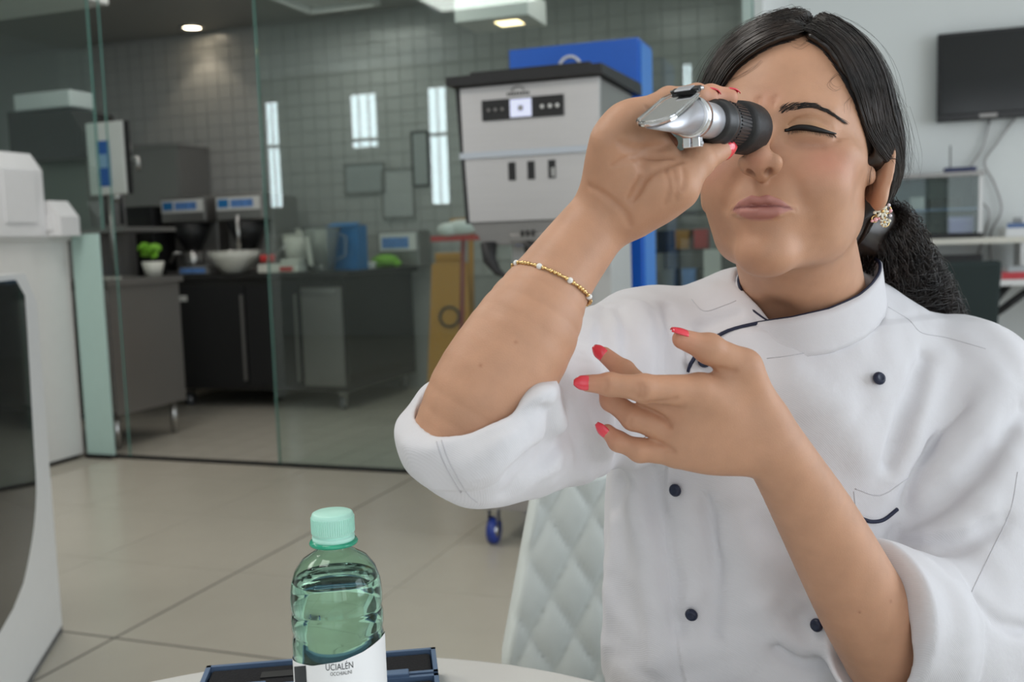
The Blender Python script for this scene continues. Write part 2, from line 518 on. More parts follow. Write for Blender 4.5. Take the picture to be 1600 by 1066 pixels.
# wall behind the camera, pierced by windows
def pierced(axis, pos, lo, hi, holes, z0, z1, name):
    mb = MB(); t = .12
    def seg(a, b, za, zb):
        if b - a < 1e-4 or zb - za < 1e-4: return
        if axis == 'y': mb.span((a, pos - t, za), (b, pos, zb))
        else: mb.span((pos, a, za), (pos + t, b, zb))
    cur = lo
    for (a, b, za, zb) in sorted(holes):
        seg(cur, a, 0, ZC); seg(a, b, 0, za); seg(a, b, zb, ZC); cur = b
    seg(cur, hi, 0, ZC)
    return struct(name, mb, m_wall)
pierced('y', YB, XW, XE, [(a, b, z, 3.0) for (a, b), z in zip(SLITS, SLIT_Z)] + [(a, b, .5, 3.0) for a, b in BIGW], 0, ZC, 'wall_back')
pierced('x', XE, YB, YN, [(a, b, .5, 3.0) for a, b in SIDEW], 0, ZC, 'wall_right')
for x, y in MAIN_FILL_LAMPS + KITCHEN_FILL_LAMPS:  # fixtures for the added fill lamps
    kz = ZC if (x, y) in MAIN_FILL_LAMPS else ZK; hs_ = .48 if kz == ZC else .28
    o = empty('fill_panel_lamp', (x, y, kz), 0, 'square white added fill lamp ' + ('over the shop floor' if kz == ZC else 'over the kitchen'), 'ceiling lamp', 'added fill lamps over the shop floor' if kz == ZC else 'added fill lamps over the kitchen')
    for a, b, c, d in ((0, hs_, 2 * hs_, .03), (0, -hs_, 2 * hs_, .03), (hs_, 0, .03, 2 * hs_), (-hs_, 0, .03, 2 * hs_)): MB().box((a, b, -.035), (c, d, .07)).build('frame_bar', m_white, o)
    MB().box((0, 0, -.02), (2 * hs_ - .04, 2 * hs_ - .04, .01)).build('diffuser', m_white, o)
wn = 0
for ax_, lst in (('y', SLITS + BIGW), ('x', SIDEW)):
    for (a, b) in lst:
        wn += 1; z0 = SLIT_Z[SLITS.index((a, b))] if (a, b) in SLITS else .5; mb = MB(); f = .03 if b - a < .6 else .05
        w = empty('window_%d' % wn, ((a + b) / 2, YB, z0) if ax_ == 'y' else (XE, (a + b) / 2, z0)); w['kind'] = 'structure'
        def bar(p, q, nm='window_frame'):
            mbb = MB()
            if ax_ == 'y': mbb.span((p[0] - (a + b) / 2, -.05, p[1] - z0), (q[0] - (a + b) / 2, -.01, q[1] - z0))
            else: mbb.span((.01, p[0] - (a + b) / 2, p[1] - z0), (.05, q[0] - (a + b) / 2, q[1] - z0))
            mbb.build(nm, m_frame, w)
        bar((a, z0), (a + f, 3.0)); bar((b - f, z0), (b, 3.0)); bar((a + f, z0), (b - f, z0 + f)); bar((a + f, 3.0 - f), (b - f, 3.0))
        if b - a > .6: bar(((a + b) / 2 - .02, z0 + f), ((a + b) / 2 + .02, 3.0 - f), 'mullion')
        else:
            bar((a + f, 2.40), (b - f, 2.44), 'transom')
            k = 3 if b - a > .3 else 2
            for q in range(1, k): xx = a + (b - a) * q / k; bar((xx - .008, z0 + f), (xx + .008, 3.0 - f), 'mullion')
# the wall that closes the kitchen on the right of the glass
struct('wall_partition', MB().span((-.62, YG + .9, 0), (-.52, YN, ZC)), m_wall)
struct('trim_1', MB().span((-4.05, YG - .02, 0), (-.47, YG + .02, .012)), m_dark)

# ---- glass partition
m_glass, n_, l_, b_ = new_mat('green_tinted_glass')
for nd in list(n_):
    if nd.type != 'OUTPUT_MATERIAL': n_.remove(nd)
out = [nd for nd in n_ if nd.type == 'OUTPUT_MATERIAL'][0]
tr = n_.new('ShaderNodeBsdfTransparent'); tr.inputs[0].default_value = (.86, .92, .90, 1)
gl = n_.new('ShaderNodeBsdfGlossy'); gl.inputs['Roughness'].default_value = .0; gl.inputs[0].default_value = (.9, .96, .95, 1)
lw = n_.new('ShaderNodeLayerWeight'); lw.inputs[0].default_value = .5
pw = n_.new('ShaderNodeMath'); pw.operation = 'POWER'; pw.inputs[1].default_value = 5.0; l_.new(lw.outputs['Facing'], pw.inputs[0])
fr = n_.new('ShaderNodeMath'); fr.operation = 'MULTIPLY_ADD'; fr.inputs[1].default_value = .9; fr.inputs[2].default_value = .045; l_.new(pw.outputs[0], fr.inputs[0])
mxs = n_.new('ShaderNodeMixShader'); l_.new(fr.outputs[0], mxs.inputs[0]); l_.new(tr.outputs[0], mxs.inputs[1]); l_.new(gl.outputs[0], mxs.inputs[2]); l_.new(mxs.outputs[0], out.inputs[0])
m_gedge = mat('glass_edge', (.10, .22, .19), .2)
edges = [-7.85, -5.95, -4.9, -3.88, -2.86, -.47]
gp = empty('glass_partition', (-3.0, YG, 0), 0, 'floor-to-ceiling clear glass partition between the shop floor and the kitchen', 'partition')
for a, b in zip(edges[:-1], edges[1:]):
    if a == -3.88: continue                # the sliding door stands open here
    z0 = 1.24 if b < -3.8 else .012
    p = MB().span((a + .004, -.005, z0), (b - .004, .005, ZK - .01)); p.v = [(x + 3.0, y, z) for x, y, z in p.v]
    p.build('pane', m_glass, gp)
    for xx in (a, b):
        e = MB().span((xx - .0035 + 3.0, -.0052, z0), (xx + .0035 + 3.0, .0052, ZK - .01)); e.build('pane_edge', m_gedge, gp)
MB().span((-.803, -.012, .012), (-.797, -.0055, ZK - .01)).build('pane_edge', m_gedge, gp)
# frosted return panel beside the counter
m_frost = mat('frosted_green_glass', (.42, .58, .54), .35, noise=.03)
rp_ = empty('glass_panel', (-3.975, YG - .03, 0), 0, 'narrow pale green glass panel standing at the end of the white counter', 'glass panel')
MB().box((0, 0, .61), (.185, .012, 1.22), bev=.002).build('panel', m_frost, rp_)
MB().box((0, 0, .01), (.20, .03, .02)).build('foot_channel', m_dark, rp_)

# ---- white counter on the left
ct = empty('counter', (-4.73, 3.3, 0), 0, 'long white lacquered counter running to the glass partition', 'counter')
MB().box((0, 0, .605), (1.26, 1.98, 1.17)).build('body', m_white, ct)
MB().box((0, 0, 1.20), (1.30, 2.0, .022), bev=.003).build('worktop', m_white, ct)
MB().box((0, 0, .01), (1.22, 1.94, .02)).build('plinth', m_dark, ct)
# white appliances on the counter
m_wplast = mat('white_plastic', (.74, .74, .75), .35, noise=.02)
ap = empty('dispenser', (-4.28, 3.95, 1.211), 0, 'tall white dispenser with a chamfered top standing on the counter', 'dispenser')
MB().prism([(-.28, 0), (.22, 0), (.22, .34), (.15, .43), (-.28, .43)], 1, -.16, .16).build('housing', m_wplast, ap)
MB().box((-.03, -.166, .20), (.16, .012, .30), bev=.004).build('door', m_wplast, ap)
MB().box((.225, 0, .20), (.008, .20, .26)).build('side_cover', m_wplast, ap)
ap = empty('dispenser', (-4.10, 4.16, 1.211), 0, 'low white unit with a sloped top beside the tall dispenser', 'dispenser')
MB().prism([(-.10, 0), (.13, 0), (.13, .10), (.06, .185), (-.10, .185)], 1, -.04, .09).build('housing', m_wplast, ap)
MB().box((.02, -.044, .07), (.12, .008, .08)).build('front_plate', m_wplast, ap)

# ---- display case at the left edge
m_bglass = mat('black_curved_glass', (.008, .008, .009), .06, coat=.5)
T_ = np.array((.53, -.85)) / math.hypot(.53, .85); ang = math.atan2(T_[1], T_[0])
dc = empty('display_case', (-2.25, 2.22, 0), ang, 'white display case with a black curved glass front', 'display case')
# local x runs along the front, local y away from the viewer side
front = [(0, 0), (1.5, 0), (1.5, 1.06), (.10, 1.06), (0, .98)]
MB().prism([(x, z) for x, z in front], 1, -.045, 0).build('front_frame', m_white, dc)
MB().span((.02, -.60, .02), (1.48, -.046, 1.0)).build('cabinet', m_white, dc)
gpts = []
for t in np.linspace(0, 1, 14): gpts.append((.200 + .20 * t ** 2.4, .56 - .28 * t))
gpoly = [(1.40, 1.045), (.24, 1.045), (.165, 1.0), (.17, .9), (.188, .7)] + gpts + [(.50, .25), (.62, .235), (1.40, .23)]
MB().prism(gpoly, 1, .0, .012).build('glass_front', m_bglass, dc)
MB().span((0, -.62, -.0), (1.5, .0, .02)).build('plinth', m_dark, dc)

# ------------------------------------------------------------------ kitchen behind the glass
m_steel = mat('brushed_steel', (.56, .55, .54), .28, 1.0, noise=.06, nscale=8, stretch=(1, 1, 30))
m_dsteel = mat('dark_steel', (.020, .019, .018), .40, 0.0, noise=.1, nscale=5)
m_gsteel = mat('grey_steel_panel', (.30, .29, .28), .35, .7, noise=.06, nscale=4)
m_bl = mat('black_matte', (.015, .015, .016), .5)
m_wpl = mat('off_white_plastic', (.66, .66, .60), .4); m_blue = mat('blue_card', (.02, .19, .48), .45); m_green = mat('leaf_green', (.19, .46, .03), .5)
m_red = mat('red_plastic', (.50, .03, .03), .4); m_yel = mat('ochre_plastic', (.40, .18, .015), .45); m_lcd = mat('blue_print', (.12, .27, .62), .4, noise=.5, nscale=30)
m_rubber = mat('grey_wheel', (.10, .10, .11), .5); m_paper = mat('white_paper', (.72, .72, .70), .8)
m_cl = mat('clear_plastic', (.85, .88, .86), .08, trans=.85, ior=1.2)

def caster(par, x, y, r=.035, mw=None, h=None):
    """swivel caster under a cabinet: plate, fork, wheel"""
    h = h or 2 * r + .03; c = MB()
    c.box((x, y, h - .004), (.06, .06, .008)); c.box((x - .018, y, h - .03), (.004, .035, .055)); c.box((x + .018, y, h - .03), (.004, .035, .055))
    c.build('caster_fork', m_steel, par)
    R_ = np.array([[0, 0, 1.0], [1, 0, 0], [0, 1, 0]])
    w = MB().lathe([(r * .45, -.014), (r, -.013), (r, .013), (r * .45, .014)], (x, y, r), R_, n=22).build('wheel', mw or m_rubber, par)
    MB().lathe([(0, -.0155), (r * .5, -.0150), (r * .5, .0150), (0, .0155)], (x, y, r), R_, n=16).build('hub', m_steel, w)

# dark work table with doors
wt_ = empty('work_table', (-4.0, 6.41, 0), 0, 'black and steel wheeled work table with cupboard doors', 'work table')
MB().span((-.74, -.52, .13), (.68, .52, .90)).build('carcass', m_dsteel, wt_)
MB().span((-.78, -.54, .905), (.72, .55, .945), bev=.004).build('worktop', m_dsteel, wt_)
for (a, b) in ((-.73, -.10), (-.09, .33)):
    d = MB().span((a, -.535, .17), (b, -.522, .86)).build('door', m_bl, wt_)
    MB().span((b - .03, -.55, .2), (b - .012, -.536, .80)).build('handle', m_gsteel, d)
d = MB().span((.35, -.535, .17), (.66, -.522, .84)).build('door', m_gsteel, wt_)
MB().span((.36, -.55, .80), (.62, -.536, .825)).build('handle', m_steel, d)
MB().span((-.70, -.538, .76), (-.58, -.5355, .80)).build('name_plate', m_paper, wt_)
for x, y in ((-.66, -.46), (.60, -.46), (-.66, .46), (.60, .46)): caster(wt_, x, y, .045)
# steel cupboard by the glass
sc_ = empty('steel_cupboard', (-4.32, 4.66, 0), 0, 'low stainless cupboard on tube legs just behind the glass', 'cupboard')
MB().span((-.30, -.20, .20), (.32, .40, .93)).build('carcass', m_gsteel, sc_)
MB().span((-.32, -.22, .93), (.34, .42, .965)).build('worktop', m_gsteel, sc_)
for a, b in ((-.29, .0), (.02, .31)): d = MB().span((a, -.215, .22), (b, -.202, .91)).build('door', m_steel, sc_); MB().span((b - .03, -.23, .5), (b - .015, -.216, .75)).build('handle', m_gsteel, d)
for x in (-.26, .26):
    for y in (-.15, .35): MB().tube([(x, y, 0), (x, y, .2)], .022, 10).build('leg', m_steel, sc_)
TOP = .946
def machine(x, y, label):
    o = empty('mixing_machine', (x, y, TOP), 0, label, 'mixing machine', 'pair of mixing machines on the work table')
    MB().span((-.20, .0, 0), (.20, .34, .56), bev=.01).build('column', m_gsteel, o)
    h = MB().span((-.20, -.14, .38), (.20, .0, .57), bev=.012).build('head', m_gsteel, o)
    MB().span((-.185, -.147, .455), (.185, -.141, .55)).build('panel', m_paper, h)
    MB().span((-.17, -.150, .475), (-.08, -.148, .535)).build('sticker', m_blue, h); MB().span((-.06, -.150, .475), (.13, -.148, .53)).build('sticker', m_lcd, h)
    MB().lathe([(.05, .16), (.10, .26), (.15, .37)], (0, -.05, 0), n=24).build('hopper', m_bl, o)
    MB().lathe([(.035, .0), (.06, .02), (.065, .16), (.05, .17)], (0, -.05, 0), n=20).build('outlet', m_steel, o)
    MB().tube([(-.06, -.05, .15), (-.13, -.10, .16), (-.16, -.12, .08)], .012, 8).build('handle', m_steel, o)
    MB().span((-.17, -.15, 0), (.17, -.0, .02)).build('base', m_gsteel, o)
machine(-4.83, 6.35, 'grey mixing machine beside the green leaves and black box')
machine(-4.34, 6.35, 'grey mixing machine standing behind the white bowl')
def simple(name, loc, label, cat, parts, rz=0.0, group=None):
    o = empty(name, loc, rz, label, cat, group)
    for nm, mb, m in parts: mb.build(nm, m, o)
    return o
simple('equipment_box', (-5.20, 6.26, .0), 'tall black equipment box left of the mixing machines', 'box', [('housing', MB().span((-.15, -.1, .02), (.13, .26, 1.46), bev=.01), m_bl), ('vent', MB().span((-.10, -.106, 1.2), (.10, -.101, 1.38)), m_dsteel), ('foot', MB().span((-.12, -.08, 0), (.12, .2, .02)), m_bl)])
simple('control_cabinet', (-5.30, 5.88, .0), 'narrow steel cabinet with lit control buttons', 'cabinet', [('housing', MB().span((-.14, -.1, .02), (.10, .25, 1.30), bev=.01), m_gsteel), ('control_panel', MB().span((-.07, -.108, 1.02), (.06, -.101, 1.28)), mat('pale_panel', (.38, .44, .45), .3)), ('foot', MB().span((-.10, -.06, 0), (.08, .2, .02)), m_bl)] + [('button', MB().box((0, -.112, zz), (.05, .008, .03)), m_paper) for zz in (1.08, 1.15, 1.22)])
# things on the work table
bw = [(.06, .0), (.09, .012), (.16, .10), (.178, .155), (.172, .155), (.15, .10), (.08, .02), (0, .018)]
simple('mixing_bowl', (-4.24, 5.985, TOP), 'white mixing bowl in front of the grey machine', 'bowl', [('bowl', MB().lathe(bw, n=32), m_wpl), ('rim', MB().tube([(.175 * math.cos(a), .175 * math.sin(a), .155) for a in np.linspace(0, 6.283, 32)[:-1]], .005, 6, closed=True), m_wpl)])
simple('whisk', (-4.24, 5.985, TOP + .11), 'steel whisk leaning in the white bowl', 'whisk', [('handle', MB().tube([(.03, .02, .05), (.02, .03, .30)], .012, 8), m_steel)] + [('wire', MB().tube([(.03 + .0 , .02, .06), (.09 * math.cos(a), .09 * math.sin(a) * .6, .02), (0, 0, -.06)], .0025, 5), m_steel) for a in np.linspace(0, 5.5, 8)])
simple('kitchen_scale', (-4.52, 5.96, TOP), 'flat blue and grey kitchen scale beside the bowl', 'scale', [('base', MB().span((-.14, -.06, 0), (.12, .10, .05), bev=.006), m_gsteel), ('display', MB().span((-.12, -.065, .012), (.09, -.061, .046)), m_lcd), ('plate', MB().span((-.12, -.04, .052), (.10, .09, .06)), m_steel)])
pl = simple('potted_herb', (-4.09, 4.95, .966), 'small white pot of bright green leaves on the steel cupboard', 'potted herb', [('pot', MB().lathe([(.045, 0), (.066, .09), (.060, .09), (.04, .01), (0, .01)], n=20), m_wpl)])
for k in range(16):
    rr = random.Random(k); a = rr.uniform(0, 6.28); t_ = rr.uniform(.3, 1.1); c_ = (-.02 + .04 * math.cos(a), .03 * math.sin(a), .125 + .07 * rr.random())
    MB().ball(c_, (.038, .025, .006), 8, 5, rot(a, t_, .4 * rr.random())).build('leaf', m_green, pl)
simple('cutting_board', (-4.20, 4.66, .966), 'pale board on the steel cupboard by the green leaves', 'board', [('board', MB().span((-.14, -.09, .0), (.10, -.03, .012)), m_wpl), ('grip', MB().span((.10, -.075, .0), (.16, -.045, .012)), m_wpl)])
for k, (x, y, s) in enumerate([(-3.88, 6.46, 1.0), (-3.84, 6.19, .86)]):
    simple('tub', (x, y, TOP), ['taller white tub at the back of the table', 'shorter white tub standing before the taller one'][k], 'tub', [('tub', MB().lathe([(.10 * s, 0), (.13 * s, .30 * s), (.122 * s, .30 * s), (.09 * s, .01), (0, .01)], n=26), m_wpl), ('rim', MB().tube([(.13 * s * math.cos(a), .13 * s * math.sin(a), .30 * s) for a in np.linspace(0, 6.283, 26)[:-1]], .006, 6, closed=True), m_wpl)])
simple('measuring_jug', (-3.56, 6.03, TOP), 'tapered clear jug standing before the blue carton', 'jug', [('jug', MB().lathe([(.075, 0), (.13, .27), (.14, .30), (.134, .30), (.12, .26), (.07, .012), (0, .012)], n=26), m_cl), ('handle', MB().tube([(.12, 0, .25), (.19, 0, .23), (.18, 0, .10), (.09, 0, .07)], .010, 8), m_cl), ('scale_strip', MB().box((-.035, -.108, .14), (.03, .004, .2), rot(0, .19, 0)), m_wpl)])
simple('carton', (-3.50, 6.27, TOP), 'bright blue carton at the corner of the table', 'carton', [('box', MB().span((-.12, -.06, 0), (.12, .08, .31)), m_blue), ('flap', MB().box((0, -.04, .315), (.22, .10, .006), rot(0, .25, 0)), m_blue), ('print', MB().span((-.09, -.064, .27), (-.02, -.061, .30)), m_paper)])
simple('equipment', (-3.44, 6.84, TOP), 'low machine with a printed blue and pink panel', 'machine', [('housing', MB().span((-.05, -.1, 0), (.28, .10, .27), bev=.008), m_gsteel), ('panel', MB().span((-.04, -.106, .12), (.26, -.101, .25)), m_paper), ('print', MB().span((-.02, -.109, .14), (.20, -.107, .22)), m_lcd)])
gb = simple('bag', (-3.44, 6.62, TOP), 'crumpled bright green bag lying at the table corner', 'bag', [('bag', MB().ball((.07, -.02, .05), (.11, .08, .05), 14, 8), m_green), ('knot', MB().ball((.16, -.03, .03), (.05, .03, .025), 10, 6), m_green), ('fold', MB().ball((.02, -.06, .03), (.06, .04, .03), 10, 6), m_green)])
simple('cloth', (-3.46, 6.44, TOP), 'white folded cloth beside the green bag', 'cloth', [('fold', MB().box((0, 0, .012), (.16, .10, .022), rot(.3, 0, 0), bev=.006), m_paper), ('top_fold', MB().box((.02, .01, .034), (.12, .08, .02), rot(.1, .1, 0), bev=.006), m_paper)])
simple('tray', (-3.86, 5.93, TOP), 'white tray with a red scoop on the table edge', 'tray', [('tray', MB().span((-.12, -.06, 0), (.20, .06, .06), bev=.008), m_wpl), ('lid', MB().span((.06, -.05, .062), (.20, .05, .09), bev=.006), m_wpl), ('scoop', MB().box((-.06, -.02, .10), (.10, .05, .04), rot(.5, .5, 0), bev=.01), m_red), ('handle', MB().tube([(-.03, 0, .10), (.08, .02, .20)], .006, 6), m_steel), ('label', MB().span((.06, -.064, .01), (.16, -.061, .04)), m_red)])
# stainless cabinet on the far wall and framed board
simple('steel_cabinet', (-5.62, 6.62, 0), 'tall plain steel cabinet against the tiled wall', 'cabinet', [('body', MB().span((-.52, -.04, .05), (.50, .33, 1.93)), m_gsteel), ('top', MB().prism([(-.54, 1.93), (.51, 1.93), (.51, 1.95), (-.54, 2.02)], 1, -.05, .33), m_gsteel), ('plinth', MB().span((-.5, 0, 0), (.48, .3, .05)), m_bl), ('door', MB().span((-.50, -.052, .10), (.48, -.041, 1.88)), m_gsteel)])
simple('display_screen', (-4.34, 4.90, .966), 'white-framed screen with a blue picture beyond the glass', 'screen', [('frame', MB().span((-.13, -.01, .50), (.14, .02, .93), bev=.004), m_white), ('screen', MB().span((-.06, -.014, .55), (.04, -.011, .82)), mat('blue_screen', (.03, .12, .42), .2)), ('picture', MB().box((-.01, -.017, .70), (.06, .003, .08)), mat('pale_blue_print', (.25, .42, .60), .4)), ('shade', MB().span((.145, .0, .50), (.16, .03, .93)), m_bl), ('post', MB().tube([(0, .005, 0), (0, .005, .50)], .015, 8), m_gsteel), ('foot', MB().span((-.1, -.06, 0), (.1, .07, .012)), m_gsteel)])
mx = simple('filling_machine', (-4.86, 5.35, 0), 'pale cylinder filling machine with a dark hood beyond the counter', 'machine',
    [('cylinder', MB().lathe([(.0, 1.60), (.05, 1.61), (.095, 1.66), (.10, 1.68), (.10, 1.93), (.0, 1.94)], (.19, 0, 0), n=24), mat('pale_cylinder', (.55, .60, .60), .3)),
     ('spout', MB().tube([(.19, 0, 1.62), (.19, 0, 1.50), (.21, -.03, 1.46)], .022, 10), m_steel), ('hood', MB().prism([(-.5, 1.74), (.06, 1.74), (.10, 1.90), (.02, 2.04), (-.5, 2.06)], 1, -.18, .2), m_bl),
     ('upper_box', MB().span((-.5, -.12, 2.07), (-.03, .1, 2.18), bev=.01), m_wplast), ('column', MB().span((-.45, .0, .02), (-.05, .35, 1.74)), m_gsteel), ('shelf', MB().span((-.5, -.2, 1.25), (.40, .3, 1.28)), m_gsteel),
     ('tap', MB().tube([(.31, -.02, 1.72), (.40, -.03, 1.72), (.40, -.03, 1.64)], .016, 8), m_steel), ('valve', MB().ball((.31, -.02, 1.79), (.035, .035, .06), 12, 8), m_steel), ('rod', MB().tube([(.14, -.05, 1.3), (.14, -.05, 1.5)], .012, 8), m_bl), ('rod', MB().tube([(.26, -.05, 1.3), (.26, -.05, 1.48)], .012, 8), m_bl), ('foot', MB().span((-.48, -.05, 0), (-.02, .38, .02)), m_bl)])
# caution stand, mop, cloth
m_y = m_yel
o = empty('caution_stand', (-2.43, 5.62, 0), .2, 'ochre folding caution floor stand behind the glass', 'floor stand')
for sg in (-1, 1):
    MB().prism([(-.15, .0), (.15, .0), (.11, .98), (.05, 1.02), (-.05, 1.02), (-.11, .98)], 1, -.012, .012).build('panel', m_y, o)
    ch = o.children[-1]; ch.rotation_euler = (sg * .16, 0, 0); ch.location = (0, sg * .17, .01)
    MB().tube([(.06 * math.cos(a), -.016, .66 + .06 * math.sin(a)) for a in np.linspace(0, 6.283, 18)[:-1]], .008, 6, closed=True).build('warning_ring', m_bl, ch)
MB().span((-.09, -.03, 1.0), (.09, .03, 1.05), bev=.01).build('hinge', m_y, o)
o = empty('bucket', (-2.5, 6.1, 0), 0, 'ochre mop bucket with wringer standing behind the caution stand', 'bucket')
MB().lathe([(.14, .08), (.19, .50), (.183, .50), (.13, .10), (0, .10)], n=24).build('pail', m_y, o); MB().span((-.14, -.1, .5), (.14, .1, .60), bev=.02).build('wringer', m_y, o)
MB().tube([(.0, 0, .55), (.0, .05, 1.27)], .02, 8).build('wringer_handle', m_y, o)
MB().span((-.12, -.03, 1.22), (.1, .08, 1.27), bev=.01).build('grip', m_y, o)
for x in (-.1, .1):
    for y in (-.1, .1): caster(o, x, y, .03, h=.09)
o = empty('mop', (-2.20, 5.30, 0), 0, 'red-handled mop leaning beside the caution stand', 'mop')
MB().tube([(-.09, 0, .04), (-.03, 0, .7), (.0, 0, 1.24)], .014, 8).build('pole', mat('red_pole', (.22, .03, .03), .4), o)
MB().span((-.20, -.02, 1.12), (.14, .02, 1.15)).build('crossbar', m_red, o)
for k in range(9): MB().tube([(-.09, 0, .10), (-.09 + .02 * (k - 4), .01 * (k % 3 - 1), .0)], .010, 6).build('mop_strand', m_paper, o)
o = empty('cloth', (-2.24, 5.30, 1.155), 0, 'white rag hung over the mop crossbar', 'cloth')
MB().ball((.03, 0, .04), (.11, .05, .045), 14, 8).build('rag', m_paper, o); MB().ball((-.05, -.01, .03), (.07, .05, .04), 12, 8).build('rag_fold', m_paper, o)
# boards and papers on the tiled wall
def board(x, z, w, h, label, m=None, fr_=None):
    o = empty('notice_board', (x, YN - .031, z), 0, label, 'notice board')
    MB().box((0, -.006, 0), (w, .010, h)).build('sheet', m or m_paper, o)
    for a, b, c, d in ((0, h / 2, w, .014), (0, -h / 2, w, .014), (-w / 2, 0, .014, h), (w / 2, 0, .014, h)): MB().box((a, -.009, b), (c, .014, d)).build('frame_bar', fr_ or m_gsteel, o)
gm = mat('grey_board', (.33, .35, .345), .5)
board(-3.22, 1.75, .13, .40, 'narrow black-framed notice on the tiled wall', gm, m_bl)
board(-3.70, 1.63, .34, .22, 'wide grey-framed notice on the tiled wall', gm)
board(-3.42, 1.50, .26, .36, 'square grey notice below the narrow black-framed one', mat('pale_board', (.42, .43, .42), .5))
# ceiling lamps
sp = on_z(300, 42, ZK); sp_o = empty('ceiling_spotlight', (sp[0], sp[1], ZK), 0, 'lit round ceiling spotlight in the kitchen', 'spotlight')
MB().lathe([(.10, -.0), (.10, -.012), (.075, -.014), (.07, -.004)], n=28, cap=False).build('ring', m_steel, sp_o)
MB().lathe([(0, -.006), (.07, -.005)], n=28).build('lamp', mat('lamp_glow', (1, .9, .7), .5, emit=(1, .85, .62), estr=14.0), sp_o)
sl_ = bpy.data.lights.new('spot_beam', 'SPOT'); sl_.energy = 5; sl_.spot_size = 1.6; sl_.color = (1, .86, .66); sl_.shadow_soft_size = .06
so_ = bpy.data.objects.new('spot_beam', sl_); COL.objects.link(so_); so_.parent = sp_o; so_.location = (0, 0, -.03)
o = empty('ceiling_lamp', (-2.06, 5.62, ZK), 0, 'rectangular hanging kitchen lamp box with a warm glow', 'ceiling lamp')
MB().span((-.23, -.12, -.50), (.22, .22, -.36), bev=.004).build('housing', m_white, o)
MB().span((-.02, -.02, -.503), (.12, .10, -.501)).build('tube', mat('warm_tube', (1, .8, .5), .5, emit=(1, .74, .42), estr=5.0), o)
for x in (-.18, .17): MB().tube([(x, .05, -.36), (x, .05, 0)], .006, 6).build('hanger', m_steel, o)
struct('trim_2', MB().span((XW, YG + .03, 2.58), (-4.28, 4.95, ZK - .002), bev=.01), m_ceil)

# ------------------------------------------------------------------ batch freezer and blue cabinet in front of the glass
m_fsteel = mat('satin_steel_front', (.62, .60, .60), .33, .75, noise=.05, nscale=5, stretch=(1, 1, 25))
fz = empty('batch_freezer', (-1.11, 3.55, 0), 0, 'tall stainless gelato batch freezer on blue-wheeled casters', 'freezer')
q = lambda x: x + 1.11
def pr(name, m, poly, y0, y1, par=fz): mb = MB(); mb.prism(poly, 1, y0 - 3.55, y1 - 3.55); return mb.build(name, m, par)
pr('head', m_gsteel, [(-.265, 1.64), (.245, 1.64), (.235, 1.17), (.205, 1.09), (-.195, 1.09), (-.235, 1.17)], 3.32, 3.80)
up_ = pr('upper_front', m_fsteel, [(-.252, 1.64), (.25, 1.64), (.244, 1.415), (-.248, 1.415)], 3.295, 3.319)
lw_ = pr('lower_front', m_fsteel, [(-.246, 1.40), (.243, 1.40), (.234, 1.175), (-.236, 1.175)], 3.300, 3.319)
pr('seam_strip', mat('pale_blue_strip', (.50, .54, .60), .3), [(-.26, 1.417), (.26, 1.417), (.26, 1.396), (-.26, 1.396)], 3.288, 3.300)
pr('chin', m_gsteel, [(-.236, 1.168), (.234, 1.168), (.20, 1.095), (-.18, 1.095)], 3.312, 3.3195)
pr('side_edge', m_bl, [(-.272, 1.64), (-.255, 1.64), (-.238, 1.17), (-.25, 1.17)], 3.30, 3.6)
lid = MB(); lid.prism([(3.25 - 3.55, 1.645), (3.25 - 3.55, 1.676), (3.83 - 3.55, 1.690), (3.86 - 3.55, 1.68), (3.86 - 3.55, 1.645)], 0, -.285, .27); lid.build('lid', m_bl, fz)
MB().span((-.23, -.22, 1.68), (.21, .22, 1.700), bev=.006).build('lid_pad', m_bl, fz)
dp = pr('display_panel', m_bl, [(-.17, 1.592), (.125, 1.592), (.125, 1.522), (-.17, 1.522)], 3.288, 3.2945)
pr('screen', mat('lcd_glow', (.6, .62, .75), .3, emit=(.62, .66, .86), estr=.55), [(-.065, 1.588), (.012, 1.588), (.012, 1.527), (-.065, 1.527)], 3.285, 3.2875, dp)
pr('screen_icon', m_gsteel, [(-.035, 1.565), (-.018, 1.565), (-.018, 1.548), (-.035, 1.548)], 3.2835, 3.2848, dp)
for x in (.05, .078, .104): MB().lathe([(0, .0), (.007, 0), (.007, .003), (0, .0035)], (x, 3.2875 - 3.55, 1.556), frame((0, -1, 0)), n=14).build('button', m_paper, dp)
for x in (-.145, -.12, -.095): MB().lathe([(0, .0), (.006, 0), (.006, .003), (0, .0035)], (x, 3.2875 - 3.55, 1.558), frame((0, -1, 0)), n=14).build('button', m_gsteel, dp)
MB().tube([(-.037 + .022 * math.cos(a), 3.292 - 3.55, 1.615 + .016 * math.sin(a)) for a in np.linspace(0, math.pi, 10)], .0025, 6).build('emblem', m_gsteel, up_)
for k in range(8): MB().box((-.074 + .0105 * k, 3.2935 - 3.55, 1.607), (.0065, .003, .009)).build('emblem_letter', m_dsteel, up_)
for x in (-.07, 0, .075): MB().box((x, 3.299 - 3.55, 1.345), (.026, .004, .062)).build('slot', m_bl, lw_)
MB().box((.08, 3.296 - 3.55, 1.335), (.012, .003, .03)).build('slot_glint', m_steel, lw_)
MB().tube([(-.17, -.24, 1.10), (-.165, -.25, 1.04), (-.13, -.27, 1.00), (-.10, -.275, .985)], [.03, .024, .014, .008], 10).build('spout_handle', m_bl, fz)
MB().box((-.02, -.235, 1.115), (.14, .03, .03), bev=.006).build('outlet', m_gsteel, fz)
for x in (-.04, -.02, .0): MB().tube([(x, -.252, 1.12), (x, -.252, 1.14)], .006, 8).build('outlet_pin', m_dsteel, fz)
MB().lathe([(.018, 1.06), (.022, 1.10)], (-.02, -.235, 0), n=12).build('nozzle', m_dsteel, fz)
